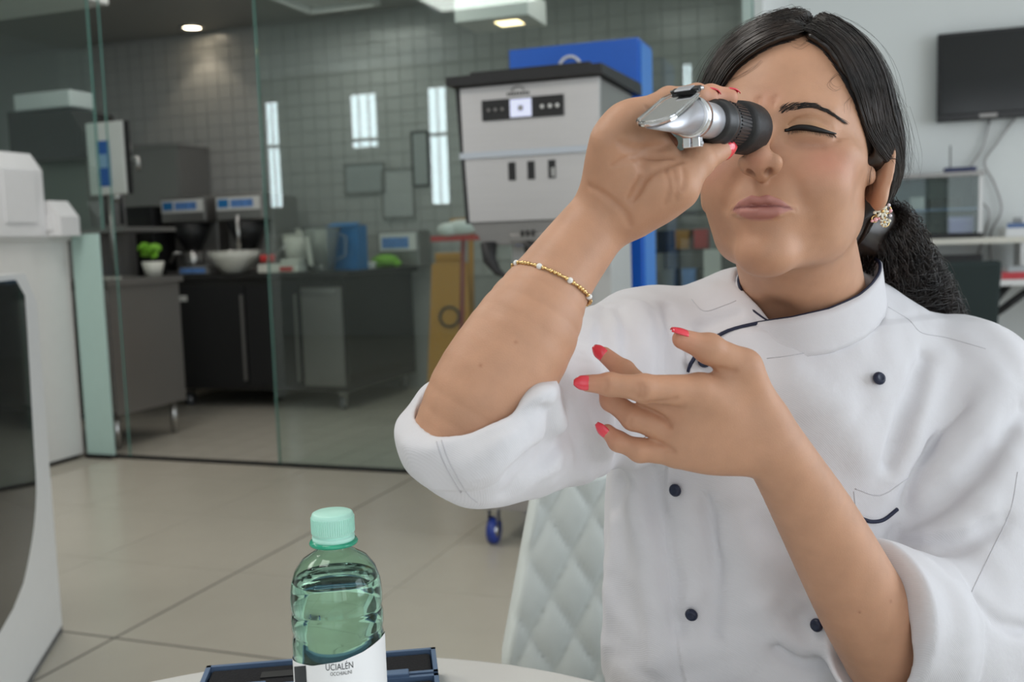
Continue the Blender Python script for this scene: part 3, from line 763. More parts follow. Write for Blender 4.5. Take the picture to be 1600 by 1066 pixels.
MB().span((-.14, -.08, .50), (.23, .24, 1.088)).build('column', mat('pale_steel', (.55, .55, .54), .4, .3), fz)
MB().span((-.06, -.088, .62), (.16, -.0805, 1.0)).build('column_door', m_fsteel, fz)
MB().span((-.25, -.25, .14), (.24, .26, .50)).build('base', mat('base_grey', (.33, .31, .30), .4, .3), fz)
MB().span((-.262, -.255, .14), (-.251, .26, .50)).build('base_edge', m_dsteel, fz)
m_bw = mat('blue_wheel', (.02, .045, .25), .4)
for x, y in ((-.20, -.21), (.19, -.21), (-.20, .21), (.19, .21)): caster(fz, x, y, .050, m_bw, h=.14)
m_blu = mat('glossy_blue_panel', (.012, .115, .55), .3, noise=.04)
bc = empty('blue_cabinet', (-1.14, 4.08, 0), 0, 'tall blue cabinet with a white arc emblem behind the freezer', 'cabinet')
MB().span((-.27, -.13, .05), (.27, .12, 1.885), bev=.004).build('body', m_blu, bc)
MB().span((.271, -.11, .08), (.276, .10, 1.87)).build('side_panel', mat('lighter_blue_panel', (.035, .20, .62), .3), bc)
MB().span((-.24, -.11, 0), (.24, .1, .05)).build('plinth', m_bl, bc)
MB().tube([(-.01 + .045 * math.cos(a), -.134, 1.79 + .045 * math.sin(a)) for a in np.linspace(-.1, math.pi + .1, 18)], .006, 6).build('emblem', m_paper, bc)

# ------------------------------------------------------------------ far right: television, desk, shelf
tv = empty('television', (.86, YN - .08, 2.03), 0, 'black wall-mounted flat television', 'television')
MB().span((-.49, -.03, -.27), (.49, .02, .27), bev=.008).build('bezel', m_bl, tv)
MB().span((-.47, -.033, -.225), (.47, -.0305, .25)).build('screen', mat('tv_screen', (.012, .014, .015), .12), tv)
MB().span((-.49, -.045, -.268), (.49, -.031, -.228), bev=.005).build('lower_trim', mat('glossy_black', (.01, .01, .011), .15), tv)
MB().box((-.20, -.047, -.248), (.10, .003, .02)).build('brand_mark', m_gsteel, tv); MB().box((.10, -.047, -.248), (.05, .003, .016)).build('status_light', m_steel, tv)
MB().span((-.15, .02, -.12), (.15, .058, .12)).build('wall_bracket', m_gsteel, tv)
for k, pts in enumerate(([(-.02, 0, 1.76), (-.06, -.02, 1.60), (-.14, -.02, 1.45), (-.13, -.02, 1.30), (-.02, -.02, 1.2), (-.06, -.02, 1.0), (-.1, -.02, .84)], [(.12, 0, 1.76), (.02, -.02, 1.62), (-.05, -.02, 1.5), (.01, -.02, 1.36), (.05, -.02, 1.2), (-.01, -.02, 1.05), (.0, -.02, .84)])):
    o = empty('cable', (.70, YN - .02, 0), 0, ['looping grey cable hanging left below the television', 'straighter grey cable hanging right below the television'][k], 'cable')
    MB().tube(catmull(pts, 40), .007, 6).build('cord', m_gsteel, o); MB().box((pts[-1][0], -.02, .82), (.03, .03, .04)).build('plug', m_bl, o)
dk = empty('desk', (.95, 6.55, 0), 0, 'white desk with black branching legs against the far wall', 'desk')
MB().span((-.75, -.33, .765), (.9, .40, .80), bev=.004).build('desk_top', m_white, dk)
MB().tube([(-.35, 0, 0), (-.36, 0, .42), (-.38, 0, .52)], .035, 10).build('leg', m_bl, dk)
for dx, dz in ((-.02, .245), (.10, .245), (.25, .245)): MB().tube([(-.38, 0, .50), (-.36 + dx * .55, -.02, .62), (-.30 + dx, -.04, .765)], .022, 8).build('leg_branch', m_bl, dk)
MB().tube([(.6, 0, 0), (.6, 0, .765)], .035, 10).build('leg', m_bl, dk)
for x in (-.35, .6): MB().box((x, 0, .012), (.5, .4, .024), bev=.005).build('foot', m_bl, dk)
rk = empty('desk_shelf', (.75, 6.72, .801), 0, 'low pale shelf standing on the desk against the wall', 'shelf')
MB().span((-.62, -.14, .20), (.72, .22, .235)).build('shelf_board', mat('cream_board', (.70, .67, .58), .5), rk)
for x in (-.60, .08, .70): MB().span((x - .012, -.12, 0), (x + .012, .2, .20)).build('support', m_white, rk)
sh = empty('countertop_cabinet', (.34, 6.72, 1.037), 0, 'small glass-fronted counter cabinet with dark shelves below the television', 'cabinet')
MB().span((-.26, -.12, .0), (.27, .22, .03)).build('base', m_bl, sh); MB().span((-.27, -.13, .37), (.28, .22, .395)).build('top', m_gsteel, sh)
for x in (-.26, .26): MB().span((x - .012, -.12, .03), (x + .012, .22, .37)).build('side', m_white if x > 0 else m_gsteel, sh)
MB().span((-.25, .20, .03), (.25, .215, .37)).build('rear_panel', mat('dark_teal_panel', (.09, .12, .12), .4), sh)
MB().span((-.245, -.11, .17), (.245, .2, .18)).build('inner_shelf', mat('blue_grey_shelf', (.16, .22, .36), .4), sh)
MB().span((-.245, -.121, .032), (.245, -.116, .368)).build('glass_door', m_glass, sh)
for i, (x, w, h, m) in enumerate([(-.18, .07, .05, m_bl), (-.09, .08, .07, m_gsteel), (.02, .07, .05, m_bl), (.12, .08, .06, m_dsteel)]):
    o = empty('small_box', (x + .34, 6.72, 1.037 + .1805), 0, ['black small box on the upper shelf of the counter cabinet, at its closed end', 'grey small box on the upper shelf of the counter cabinet', 'black small box in the middle of the cabinet upper shelf', 'dark steel box on the cabinet upper shelf by the white side'][i], 'box')
    MB().span((-w / 2, -.05, 0), (w / 2, .05, h), bev=.004).build('box', m, o); MB().span((-w / 2, -.05, h), (w / 2, .05, h + .008)).build('lid', m, o)
o = empty('small_box', (.49, 6.72, 1.067), 0, 'violet box inside the lower part of the counter cabinet', 'box'); MB().span((-.06, -.06, 0), (.08, .06, .09), bev=.004).build('box', mat('violet_box', (.20, .16, .40), .4), o); MB().span((-.061, -.061, .07), (.081, .061, .098)).build('lid', mat('violet_lid', (.25, .22, .45), .4), o)
o = empty('router', (.50, 6.70, 1.4325), 0, 'dark blue router with one antenna on the counter cabinet', 'router')
MB().span((-.10, -.06, 0), (.08, .06, .03), bev=.006).build('body', mat('navy_plastic', (.02, .03, .10), .35), o); MB().tube([(-.06, .05, .02), (-.06, .05, .17)], .004, 6).build('antenna', m_bl, o)
m_books = [mat('book_%s' % n, c, .6) for n, c in (('white', (.70, .70, .70)), ('blue', (.12, .19, .36)), ('red', (.50, .05, .06)), ('grey', (.35, .37, .38)), ('black', (.03, .03, .03)), ('tan', (.42, .36, .26)))]
def book(x, y, z, w, d, h, mi, rz, label, cat='book', nm='book'):
    o = empty(nm, (x, y, z), rz, label, cat)
    MB().span((-w / 2, -d / 2, .002), (w / 2, d / 2, h - .002)).build('pages', m_paper, o)
    MB().span((-w / 2 - .003, -d / 2 - .003, h - .002), (w / 2 + .003, d / 2 + .003, h)).build('cover', m_books[mi], o); MB().span((-w / 2 - .003, -d / 2 - .003, 0), (w / 2 + .003, d / 2 + .003, .002)).build('back_cover', m_books[mi], o)
    MB().span((-w / 2 - .003, -d / 2 - .004, .002), (w / 2 + .003, -d / 2 - .001, h - .002)).build('spine', m_books[mi], o)
zs = 1.0365
book(.86, 6.72, zs, .26, .2, .05, 0, .1, 'white folder at the bottom of the pile on the shelf'); book(.88, 6.72, zs + .05, .24, .19, .03, 1, -.1, 'blue book in the pile on the shelf'); book(.92, 6.73, zs + .08, .22, .18, .03, 0, .2, 'white book on top of the pile beside the cables'); book(1.2, 6.72, zs, .26, .2, .06, 3, .1, 'grey book lying on the shelf end')
zd = .8005
o = empty('laptop', (.46, 6.46, zd), .0, 'closed black laptop stand on the desk under the shelf', 'laptop'); MB().span((-.15, -.02, .01), (.14, .1, .14), bev=.004).build('screen_lid', m_bl, o); MB().span((-.16, -.1, 0), (.15, .1, .012)).build('base', m_gsteel, o)
book(.54, 6.26, zd, .16, .12, .03, 0, .2, 'white booklet on the desk before the black laptop'); book(.55, 6.26, zd + .03, .14, .10, .035, 1, -.15, 'blue booklet lying on the white booklet')
book(.80, 6.34, zd, .24, .16, .04, 2, .05, 'red book on the desk beside the tan pot'); book(.80, 6.34, zd + .04, .2, .14, .03, 3, .2, 'grey booklet lying on the red book')
o = empty('pot', (1.0, 6.30, zd), 0, 'square tan pot at the edge of the desk', 'pot'); MB().prism([(-.05, 0), (.05, 0), (.06, .12), (-.06, .12)], 1, -.06, .06).build('pot', m_books[5], o); MB().span((-.062, -.062, .115), (.062, .062, .13)).build('rim', m_books[5], o)
o = empty('bottle', (.24, 6.36, zd), 0, 'small white bottle with a green cap on the desk', 'bottle'); MB().lathe([(.035, 0), (.038, .01), (.038, .12), (.015, .15)], n=18).build('body', m_wpl, o); MB().lathe([(.018, .15), (.018, .20), (0, .20)], n=14).build('cap', mat('mint_cap', (.10, .50, .35), .4), o)
o = empty('office_chair', (.40, 5.85, 0), .25, 'dark office chair pulled up to the desk', 'chair')
MB().span((-.22, -.24, .44), (.22, .22, .51), bev=.02).build('seat', mat('dark_green_fabric', (.018, .028, .027), .9), o)
bk = MB(); bk.box((-.02, -.24, .72), (.34, .05, .42), rot(0, .12, 0), bev=.02); bk.build('backrest', o.children[0].data.materials[0], o)
MB().tube([(0, 0, .06), (0, 0, .44)], .03, 10).build('gas_lift', m_bl, o); MB().tube([(0, -.12, .45), (0, -.28, .52), (0, -.27, .62)], .016, 8).build('back_bar', m_bl, o)
for k in range(5):
    a = k * 2 * math.pi / 5; MB().tube([(0, 0, .08), (.26 * math.cos(a), .26 * math.sin(a), .065)], .018, 8).build('foot', m_bl, o)
    MB().ball((.27 * math.cos(a), .27 * math.sin(a), .028), .028, 10, 8).build('wheel', m_bl, o)
o = empty('bin', (1.02, 6.05, 0), 0, 'small grey waste bin under the desk edge', 'bin'); MB().lathe([(.10, 0), (.13, .36), (.124, .36), (.095, .01), (0, .01)], n=22).build('bin', m_gsteel, o); MB().lathe([(.136, .36), (.136, .385), (0, .41)], n=22).build('lid', m_bl, o)
# shelving seen between the blue cabinet and the face
rs_ = empty('shelf_rack', (-1.16, 6.62, 0), 0, 'dark open rack with small goods in the kitchen corner', 'rack')
for x in (-.20, .20):
    for y in (-.2, .2): MB().span((x - .015, y - .015, 0), (x + .015, y + .015, 1.5)).build('post', m_gsteel, rs_)
for z in (.35, .75, 1.0, 1.24): MB().span((-.21, -.21, z), (.21, .21, z + .02)).build('shelf_board', m_dsteel, rs_)
k = 0
for z, row in ((1.02, [(-.12, m_bl), (.0, m_yel), (.12, m_red)]), (.77, [(-.1, m_gsteel), (.04, m_lcd), (.14, m_bl)])):
    for x, m in row:
        nm = {'black_matte': 'black', 'ochre_plastic': 'ochre', 'red_plastic': 'red', 'grey_steel_panel': 'grey', 'blue_print': 'blue'}[m.name]
        o = empty('box', (-1.16 + x, 6.55, z + .0005), 0, '%s box on the %s shelf of the corner rack' % (nm, 'upper' if z > 1 else 'middle'), 'box'); MB().span((-.045, -.1, 0), (.045, .1, .12), bev=.004).build('carton', m, o); MB().span((-.046, -.101, .09), (.046, .101, .124)).build('lid', m, o)
o = empty('door_leaf', (-.90, 6.0, 0), 0, 'tall white narrow panel leaning near the corner rack', 'panel'); MB().span((-.05, -.02, .02), (.05, .02, 1.02)).build('panel', m_white, o); MB().span((-.06, -.05, 0), (.06, .05, .02)).build('foot', m_gsteel, o)

# ------------------------------------------------------------------ the seated person (built in a frame turned with the camera's heading)
T0 = time.time()
PBASE = np.array([0.26, 0.99, 0.0])
_c, _s = math.cos(YAW), math.sin(YAW)
person = empty('person', (PBASE[0] * _c - PBASE[1] * _s, PBASE[0] * _s + PBASE[1] * _c, 0.0), YAW,
               'dark-haired person in a white chef jacket looking through a handheld refractometer', 'person')
def W2R(p):                              # person frame -> room frame
    p = np.asarray(p, float)
    return np.stack([p[..., 0] * _c - p[..., 1] * _s, p[..., 0] * _s + p[..., 1] * _c, p[..., 2]], -1)

HR = rot(math.radians(-26.7), math.radians(-11.9), math.radians(1.4))
HO = np.array([0.2350, 0.8437, 1.1459])
def Hm(x, y, z): return HO + HR @ (np.array([x, y, z], float) * 1e-3)

# ---- head, in millimetres: x to the person's left, y to the back, z up, origin between the ears
def head_group():
    g = Grp(); g.unit = 1000.0
    g.u(Ell((0, 6, 48), (71, 92, 80)))
    g.u(Ell((0, -34, 26), (57, 54, 48)), 20)
    g.u(Ell((1.5, -40, -25), (45, 45, 45)), 20)
    g.u(Ell((1.5, -30, -49), (36, 43, 33)), 15)
    for s in (-1, 1):
        w = s * (1.0 if s > 0 else .88)
        g.u(Ell((w * 36, -26, -26), (18, 34, 32)), 22)
        g.u(Ell((w * 45, -6, -16), (14, 22, 30)), 20)
        g.u(Ell((w * 38, -40, -36), (14, 26, 26)), 20)
        g.u(Cap((w * 43, 2, -34), (w * 35, -20, -57), 9, 9), 22)
        g.u(Cap((w * 35, -20, -57), (w * 10, -67, -77.5), 9, 11), 22)
        g.u(Ell((w * 36, -62, -19), (21, 19, 22)), 18)
        g.u(Ell((w * 50, -42, 2), (15, 27, 13)), 16)
    g.u(Ell((1, -70, -76.5), (15, 15, 13)), 16)
    g.u(Ell((0, -72, -45), (25, 18, 20)), 14)
    for s in (-1, 1):
        g.cut(Ell((s * 30, -98, 15), (20, 14, 9.5)), 13)
        g.u(Chain([(s * 8, -84, 29), (s * 26, -82, 33), (s * 42, -71, 31)], [4, 4.2, 2]), 16)
        g.u(Ell((s * 30, -68.5, 14), (17, 14.2, 11.5)), 6)
        # closed lids: fold above, lash line, soft hollow below
        g.cut(Chain([(s * 14, -83, 19), (s * 22, -86, 22), (s * 33, -85, 23), (s * 46, -74, 19)], [.4, .9, .9, .4]), 3.5)
        g.cut(Chain([(s * 13.5, -83, 14.6), (s * 22, -84, 15.6), (s * 31, -83.8, 14.8), (s * 40, -80.2, 13.4), (s * 47, -73, 13.4)], [.5, .7, .7, .7, .4]), 1.6)
        g.cut(Chain([(s * 16, -83, 8), (s * 27, -84, 3.5), (s * 40, -79, 4)], [.6, 1.1, .4]), 6)
        # frown, nose-to-mouth and corner lines
        g.cut(Chain([(s * 5, -92, 28), (s * 6, -92, 38)], [.6, .3]), 5)
        g.cut(Chain([(s * 18, -90, -17), (s * 25, -87, -30), (s * 30, -81, -42)], [.9, 1.2, .4]), 9)
        g.cut(Chain([(s * 49, -71, 12), (s * 56, -63, 13)], [.6, .3]), 2)
        g.cut(Chain([(s * 48, -72, 9), (s * 55, -64, 7)], [.6, .3]), 2)
    # nose
    g.u(Chain([(0, -85, 26), (0, -91, 13), (0, -98, 1), (0, -103, -7)], [5.5, 5.2, 5.6, 7.4]), 9)
    g.u(Ell((0, -105, -11), (8.2, 7.6, 6.8)), 5)
    for s in (-1, 1):
        g.u(Ell((s * 9.6, -97, -14.5), (6.2, 10.0, 6.6), rot(s * .42, -.2, 0)), 6)
    g.u(Ell((0, -97, -16), (12, 9.5, 6)), 5)
    g.u(Cap((0, -103.5, -15), (0, -93, -22), 3.4, 4.4), 6)
    for s in (-1, 1):
        g.cut(Ell((s * 7.0, -101, -22.5), (3.2, 5.2, 4.8), rot(s * .45, .6, 0)), 1.2)
        g.cut(Chain([(s * 15, -98, -8), (s * 17.4, -91, -12), (s * 16.8, -87, -20)], [.4, .8, .4]), 3.5)
    # mouth
    up = [(-22.5, -82, -45.6), (-15, -90.6, -42.4), (-6, -94.6, -40), (0, -94.8, -40.8), (6, -94.6, -40), (15, -90.6, -42.4), (22.5, -82, -45.6)]
    g.u(Chain(up, [1.0, 2.6, 3.2, 2.9, 3.2, 2.6, 1.0]), 4.5)
    lo = [(-21, -83, -46.5), (-13, -89.8, -49.6), (0, -92.6, -50.6), (13, -89.8, -49.6), (21, -83, -46.5)]
    g.u(Chain(lo, [1.0, 3.4, 4.2, 3.4, 1.0]), 4.5)
    ml = [(-24.5, -82.5, -46.2), (-15, -94.6, -45.6), (-6, -99.0, -44.7), (0, -99.2, -45.4), (6, -99.0, -44.7), (15, -94.6, -45.6), (24.5, -82.5, -46.2)]
    g.cut(Chain(ml, [.9, .8, .7, .7, .7, .8, .9]), 2.0)
    g.cut(Cap((0, -99.5, -28), (0, -99.8, -36), 1.6, 1.9), 4.5)
    g.cut(Ell((0, -96, -61), (14, 6.5, 4.2)), 10)
    # ears
    for s in (-1, 1):
        R = rot(s * (.62 if s > 0 else .25), -.10, s * .10)
        c = np.array((s * (70 if s > 0 else 66), 9, 3.0)); R2 = R @ np.array([[0, 0, 1.0], [1, 0, 0], [0, 1, 0]])
        g.u(Ell(c + R @ np.array((s * 0, 1, 3)), (4.2, 18, 27), R), 3)
        g.u(Tor(c + R @ np.array((s * 3.2, 1, 5)), R2, 16.5, 2.6, 1.55), 2.0)
        g.u(Ell(c + R @ np.array((s * 1.5, -5, -23)), (4.6, 9, 9.5), R), 5)
        g.cut(Ell(c + R @ np.array((s * 7.0, 1, -1)), (6.0, 8.5, 12), R), 2.5)
        g.u(Cap(c + R @ np.array((s * 3, 8, 14)), c + R @ np.array((s * 3.0, 9, -10)), 2.0, 2.4), 2.5)
        g.u(Ell((s * 66.5, -7, -2), (4, 6, 7)), 6)
    return g
HEAD = Xf(head_group(), HR, HO)

# ---- torso shapes shared by body and jacket
SR, SL, NB = P(1010, 548, .93), P(1500, 598, .95), P(1266, 505, .935)
def torso(inf):
    g = Grp()
    g.u(Ell(P(1232, 720, .955), np.array((.158, .108, .185)) + inf))
    g.u(Ell(P(1188, 1040, .965), np.array((.150, .115, .30)) + inf), .08)
    g.u(Cap(P(1290, 530, .965), SR, .048 + inf, .050 + inf), .05)
    g.u(Cap(P(1290, 530, .965), SL, .048 + inf, .050 + inf), .05)
    return g

# ---- hands: joints of every finger with radii
FING = {
 'R': [  # right hand: thumb, index, middle, ring, little
  ([P(990, 332, .692), P(1060, 294, .674), P(1090, 252, .684), P(1128, 233, .702)], [.0165, .0130, .0108, .0080]),
  ([P(1000, 187, .678), P(1062, 158, .690), P(1110, 151, .697), P(1137, 153, .701)], [.0105, .0088, .0078, .0072]),
  ([P(985, 187, .670), P(1045, 158, .678), P(1088, 150, .684), P(1106, 153, .687)], [.0108, .0090, .0078, .0072]),
  ([P(966, 198, .668), P(1028, 176, .690), P(1058, 190, .702), P(1074, 202, .704)], [.0105, .0088, .0075, .0068]),
  ([P(950, 220, .662), P(1003, 204, .682), P(1030, 214, .694), P(1046, 224, .697)], [.0100, .0078, .0068, .0060])],
 'L': [
  ([P(1190, 648, .693), P(1162, 574, .680), P(1108, 545, .672), P(1066, 530, .668)], [.0150, .0122, .0094, .0068]),
  ([P(1092, 612, .676), P(1006, 607, .664), P(953, 601, .665), P(918, 599, .667)], [.0118, .0090, .0074, .0058]),
  ([P(1076, 645, .684), P(1012, 614, .690), P(975, 580, .703), P(944, 554, .708)], [.0115, .0086, .0074, .0056]),
  ([P(1062, 676, .690), P(990, 653, .694), P(955, 626, .702), P(946, 608, .706)], [.0110, .0084, .0072, .0056]),
  ([P(1056, 706, .696), P(1000, 704, .694), P(966, 690, .697), P(949, 674, .699)], [.0100, .0078, .0066, .0052])]}
WR = P(948, 333, .70); ER = P(722, 682, .668)
WL = P(1207, 698, .70); EL = P(1392, 1020, .80)

CREASE_PTS = []
def hand(side):
    g = Grp()
    f = FING[side]; w = WR if side == 'R' else WL
    th = f[0]
    if side == 'R':
        arm = [ER, P(762, 612, .668), P(818, 522, .675), P(860, 446, .685), P(915, 371, .697), WR]
        rad = [.033, .0385, .0362, .0280, .0245, .0235]
    else:
        arm = [EL, P(1345, 940, .775), P(1281, 820, .742), P(1232, 736, .712), WL]
        rad = [.038, .0350, .0298, .0245, .0232]
    c_ = catmull(np.c_[np.array(arm), rad], 18)
    g.u(Chain(c_[:, :3], c_[:, 3]))
    for k in (1, 2, 3, 4):
        b = w + (f[k][0][0] - w) * .18
        g.u(Cap(b, f[k][0][0], .0145, f[k][1][0] + .0012), .012)
    g.u(Cap(th[0][0], th[0][1], th[1][0], th[1][1]), .014)
    if side == 'R':
        g.u(Ell(P(1018, 300, .682), (.021, .016, .026), frame(th[0][1] - th[0][0])), .016)
        g.u(Ell(P(962, 262, .680), (.015, .013, .027), frame(f[4][0][0] - w)), .014)
        g.u(Cap(f[1][0][0], P(1058, 268, .684), .009, .009), .012)
    else:
        g.u(Cap(P(1120, 620, .682), P(1150, 590, .684), .010, .011), .014)
        g.u(Ell(P(1130, 680, .698), (.036, .018, .026), frame(np.array([0, 0, 1.0]), w - f[2][0][0])), .014)
        g.u(Ell(P(1196, 662, .692), (.012, .010, .018), frame(th[0][1] - w)), .014)
    for k in (1, 2, 3, 4):
        p, r = f[k]
        fg = Grp()
        for i in range(3): fg.u(Cap(p[i], p[i + 1], r[i], r[i + 1]), .0018)
        for i in (1, 2): fg.u(Ell(p[i], (r[i] * 1.06,) * 3), .003)
        g.u(fg, .0028)
    fg = Grp()
    p, r = th
    for i in (1, 2): fg.u(Cap(p[i], p[i + 1], r[i], r[i + 1]), .003)
    fg.u(Ell(p[2], (r[2] * 1.06,) * 3), .004)
    g.u(fg, .004)
    for pts, r, k in CREASE[side]:
        base = g
        q = trace_many(base, catmull(pts, 7)); CREASE_PTS.append((Chain(q, [0.0] * len(q)), r))
        g = Grp([('u', base, 0)])
        n = len(q)
        g.cut(Chain(q, [r * (.35 if i in (0, n - 1) else 1) for i in range(n)]), k)
    return g
CREASE = {
 'R': [([(1010, 166), (1022, 182), (1020, 200)], .0010, .003), ([(998, 248), (1006, 266), (1000, 290), (985, 312)], .0016, .005),
       ([(1062, 252), (1030, 262), (1005, 280), (990, 308)], .0016, .005),
       ([(968, 222), (985, 232), (1010, 234), (1045, 226)], .0015, .005),
       ([(958, 258), (985, 246), (1015, 244), (1050, 246)], .0013, .004),
       ([(1068, 262), (1070, 278), (1066, 296)], .0012, .003),
       ([(920, 290), (945, 305), (975, 330), (985, 352)], .0008, .004),
       ([(1040, 262), (1046, 290), (1040, 318)], .0006, .003),
       ([(1052, 264), (1058, 292), (1056, 312)], .0006, .003)],
 'L': [([(1058, 622), (1040, 628), (1012, 629)], .0010, .003),
       ([(1048, 668), (1040, 656), (1024, 644)], .0008, .003),
       ([(1054, 706), (1046, 700), (1030, 692)], .0008, .003),
       ([(998, 600), (1001, 610), (998, 620)], .0006, .002),
       ([(1004, 599), (1008, 610), (1005, 621)], .0006, .002),
       ([(947, 593), (949, 602), (947, 611)], .0005, .002),
       ([(987, 655), (985, 665), (990, 670)], .0005, .002),
       ([(1125, 575), (1140, 580), (1150, 580)], .0010, .003)]}
HANDR = hand('R'); HANDL = hand('L')

BODY = Grp()
_core = Grp()
_core.u(Cap(P(1290, 530, .965), SR, .036, .034), .03)
_core.u(Cap(P(1290, 530, .965), SL, .036, .034), .03)
_core.u(Ell(P(1250, 640, .95), (.10, .07, .07)), .04)
_core.u(Cap(Hm(0, 22, -38), NB, .0505, .0545), .03)
_core.u(Chain([Hm(30, 20, -40), P(1268, 500, .885)], [.012, .008]), .02)
_core.cut(Ell(P(1212, 505, .862), (.012, .012, .016)), .02)
_core.u(Cap(SR, ER, .034, .030), .02)
_core.u(Chain([SL, P(1455, 985, .835), EL], [.034, .036, .034]), .02)
BODY.u(_core); BODY.u(HEAD, .022); BODY.u(HANDR, .006); BODY.u(HANDL, .006)
HEADNECK = Grp([('u', _core, 0), ('u', HEAD, .022)])

V, Q = mesh_sdf(BODY, (-.08, .55, .56), (.62, 1.14, 1.34), .0014)
print('body', len(V), len(Q), round(time.time() - T0, 1))
me = np_mesh('body', V - PBASE, Q)

# ---- skin tint: lips, blush, lids, knuckles of the skin itself, plus shade painted in hollows and creases
h = HEAD.loc(V)
def blob(c, r): return np.exp(-(((h - np.array(c)) / np.array(r)) ** 2).sum(-1))
lip = np.zeros(len(V))
ax = np.abs(h[:, 0])
zt = np.interp(ax, [0, 3, 6, 15, 23], [-37.9, -37.0, -36.4, -39.6, -45.2]); zb = np.interp(ax, [0, 8, 14, 23], [-55.6, -54.8, -52.8, -46.6])
ins = np.minimum(h[:, 2] - zb, zt - h[:, 2]) / 1.1
lip = np.clip(ins, 0, 1) * (h[:, 1] < -78) * (h[:, 1] > -103) * (ax < 24)
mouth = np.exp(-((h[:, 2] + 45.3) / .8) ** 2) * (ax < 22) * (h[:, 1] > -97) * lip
blush = blob((42, -66, -10), (17, 22, 14)) + blob((-42, -66, -10), (17, 22, 14)) + .5 * blob((0, -108, -12), (9, 8, 9)) + .35 * blob((0, -95, 38), (12, 12, 10))
lid = blob((30, -84, 17), (16, 10, 6)) + blob((-30, -84, 17), (16, 10, 6))
under = blob((27, -82, 3), (14, 10, 4)) + blob((-27, -82, 3), (14, 10, 4))
stub = .6 * blob((0, -99, -32), (16, 12, 6))
nostril_shade = blob((6.9, -99, -20), (3.0, 5, 2.6)) + blob((-6.9, -99, -20), (3.0, 5, 2.6))
tips = np.zeros(len(V)); kn = np.zeros(len(V))
for side in 'RL':
    for p, r in FING[side]:
        tips += np.exp(-(vn(V - p[-1]) / .012) ** 2)
        for j in (1, 2): kn += np.exp(-(vn(V - p[j]) / .010) ** 2) * (side == 'L')
skin = np.tile(np.array([.555, .305, .192]), (len(V), 1))
def mixc(c, w):
    global skin
    w = np.clip(w, 0, 1)[:, None]; skin = skin * (1 - w) + np.array(c) * w
mixc((.63, .225, .17), .6 * blush)
mixc((.52, .32, .17), .6 * lid)
mixc((.42, .22, .15), .55 * under)
mixc((.50, .30, .20), .35 * stub)
mixc((.66, .28, .19), .55 * tips)
mixc((.52, .26, .16), .35 * kn)
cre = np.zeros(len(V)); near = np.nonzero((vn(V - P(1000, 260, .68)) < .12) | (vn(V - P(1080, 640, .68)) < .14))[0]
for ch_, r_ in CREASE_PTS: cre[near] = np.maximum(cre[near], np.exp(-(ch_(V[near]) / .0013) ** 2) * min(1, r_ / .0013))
mixc((.40, .17, .09), .62 * cre)  # reddish crease colour, darkened to paint in shade the flat light lacks
for mp_ in trace_many(HANDR, [(806, 535), (751, 571)]): mixc((.36, .15, .08), .7 * np.exp(-(vn(V - mp_) / .0011) ** 2))
for mp_ in trace_many(HANDL, [(1228, 866), (1343, 957), (1392, 940)]): mixc((.30, .12, .07), .7 * np.exp(-(vn(V - mp_) / .0010) ** 2))
mixc((.47, .20, .18), .85 * lip)
mixc((.18, .055, .055), .8 * mouth)  # shade between the lips, painted as a dark line
mixc((.10, .03, .02), nostril_shade * .6)  # shade inside the nostrils, painted into the skin colour
ca = me.color_attributes.new('skin_tint', 'FLOAT_COLOR', 'POINT')
ca.data.foreach_set('color', np.c_[skin, np.ones(len(V))].astype(np.float32).ravel())

m_skin, n_, l_, b_ = new_mat('skin')
at = n_.new('ShaderNodeAttribute'); at.attribute_name = 'skin_tint'
tc = n_.new('ShaderNodeTexCoord')
nz = n_.new('ShaderNodeTexNoise'); nz.inputs['Scale'].default_value = 55; nz.inputs['Detail'].default_value = 6
l_.new(tc.outputs['Object'], nz.inputs['Vector'])
hs = n_.new('ShaderNodeHueSaturation'); mr = n_.new('ShaderNodeMapRange')
mr.inputs['To Min'].default_value = .84; mr.inputs['To Max'].default_value = 1.14
l_.new(nz.outputs['Fac'], mr.inputs['Value']); l_.new(mr.outputs[0], hs.inputs['Value']); l_.new(at.outputs['Color'], hs.inputs['Color'])
l_.new(hs.outputs[0], b_.inputs['Base Color'])
nb = n_.new('ShaderNodeTexVoronoi'); nb.inputs['Scale'].default_value = 900
l_.new(tc.outputs['Object'], nb.inputs['Vector'])
bp = n_.new('ShaderNodeBump'); bp.inputs['Strength'].default_value = .10; bp.inputs['Distance'].default_value = .0006
l_.new(nb.outputs['Distance'], bp.inputs['Height']); l_.new(bp.outputs[0], b_.inputs['Normal'])
b_.inputs['Roughness'].default_value = .50
b_.inputs['Specular IOR Level'].default_value = .38
b_.inputs['Subsurface Weight'].default_value = .12
b_.inputs['Subsurface Radius'].default_value = (.012, .005, .003)
b_.inputs['Subsurface Scale'].default_value = .5
body = link('body', me, m_skin, person)

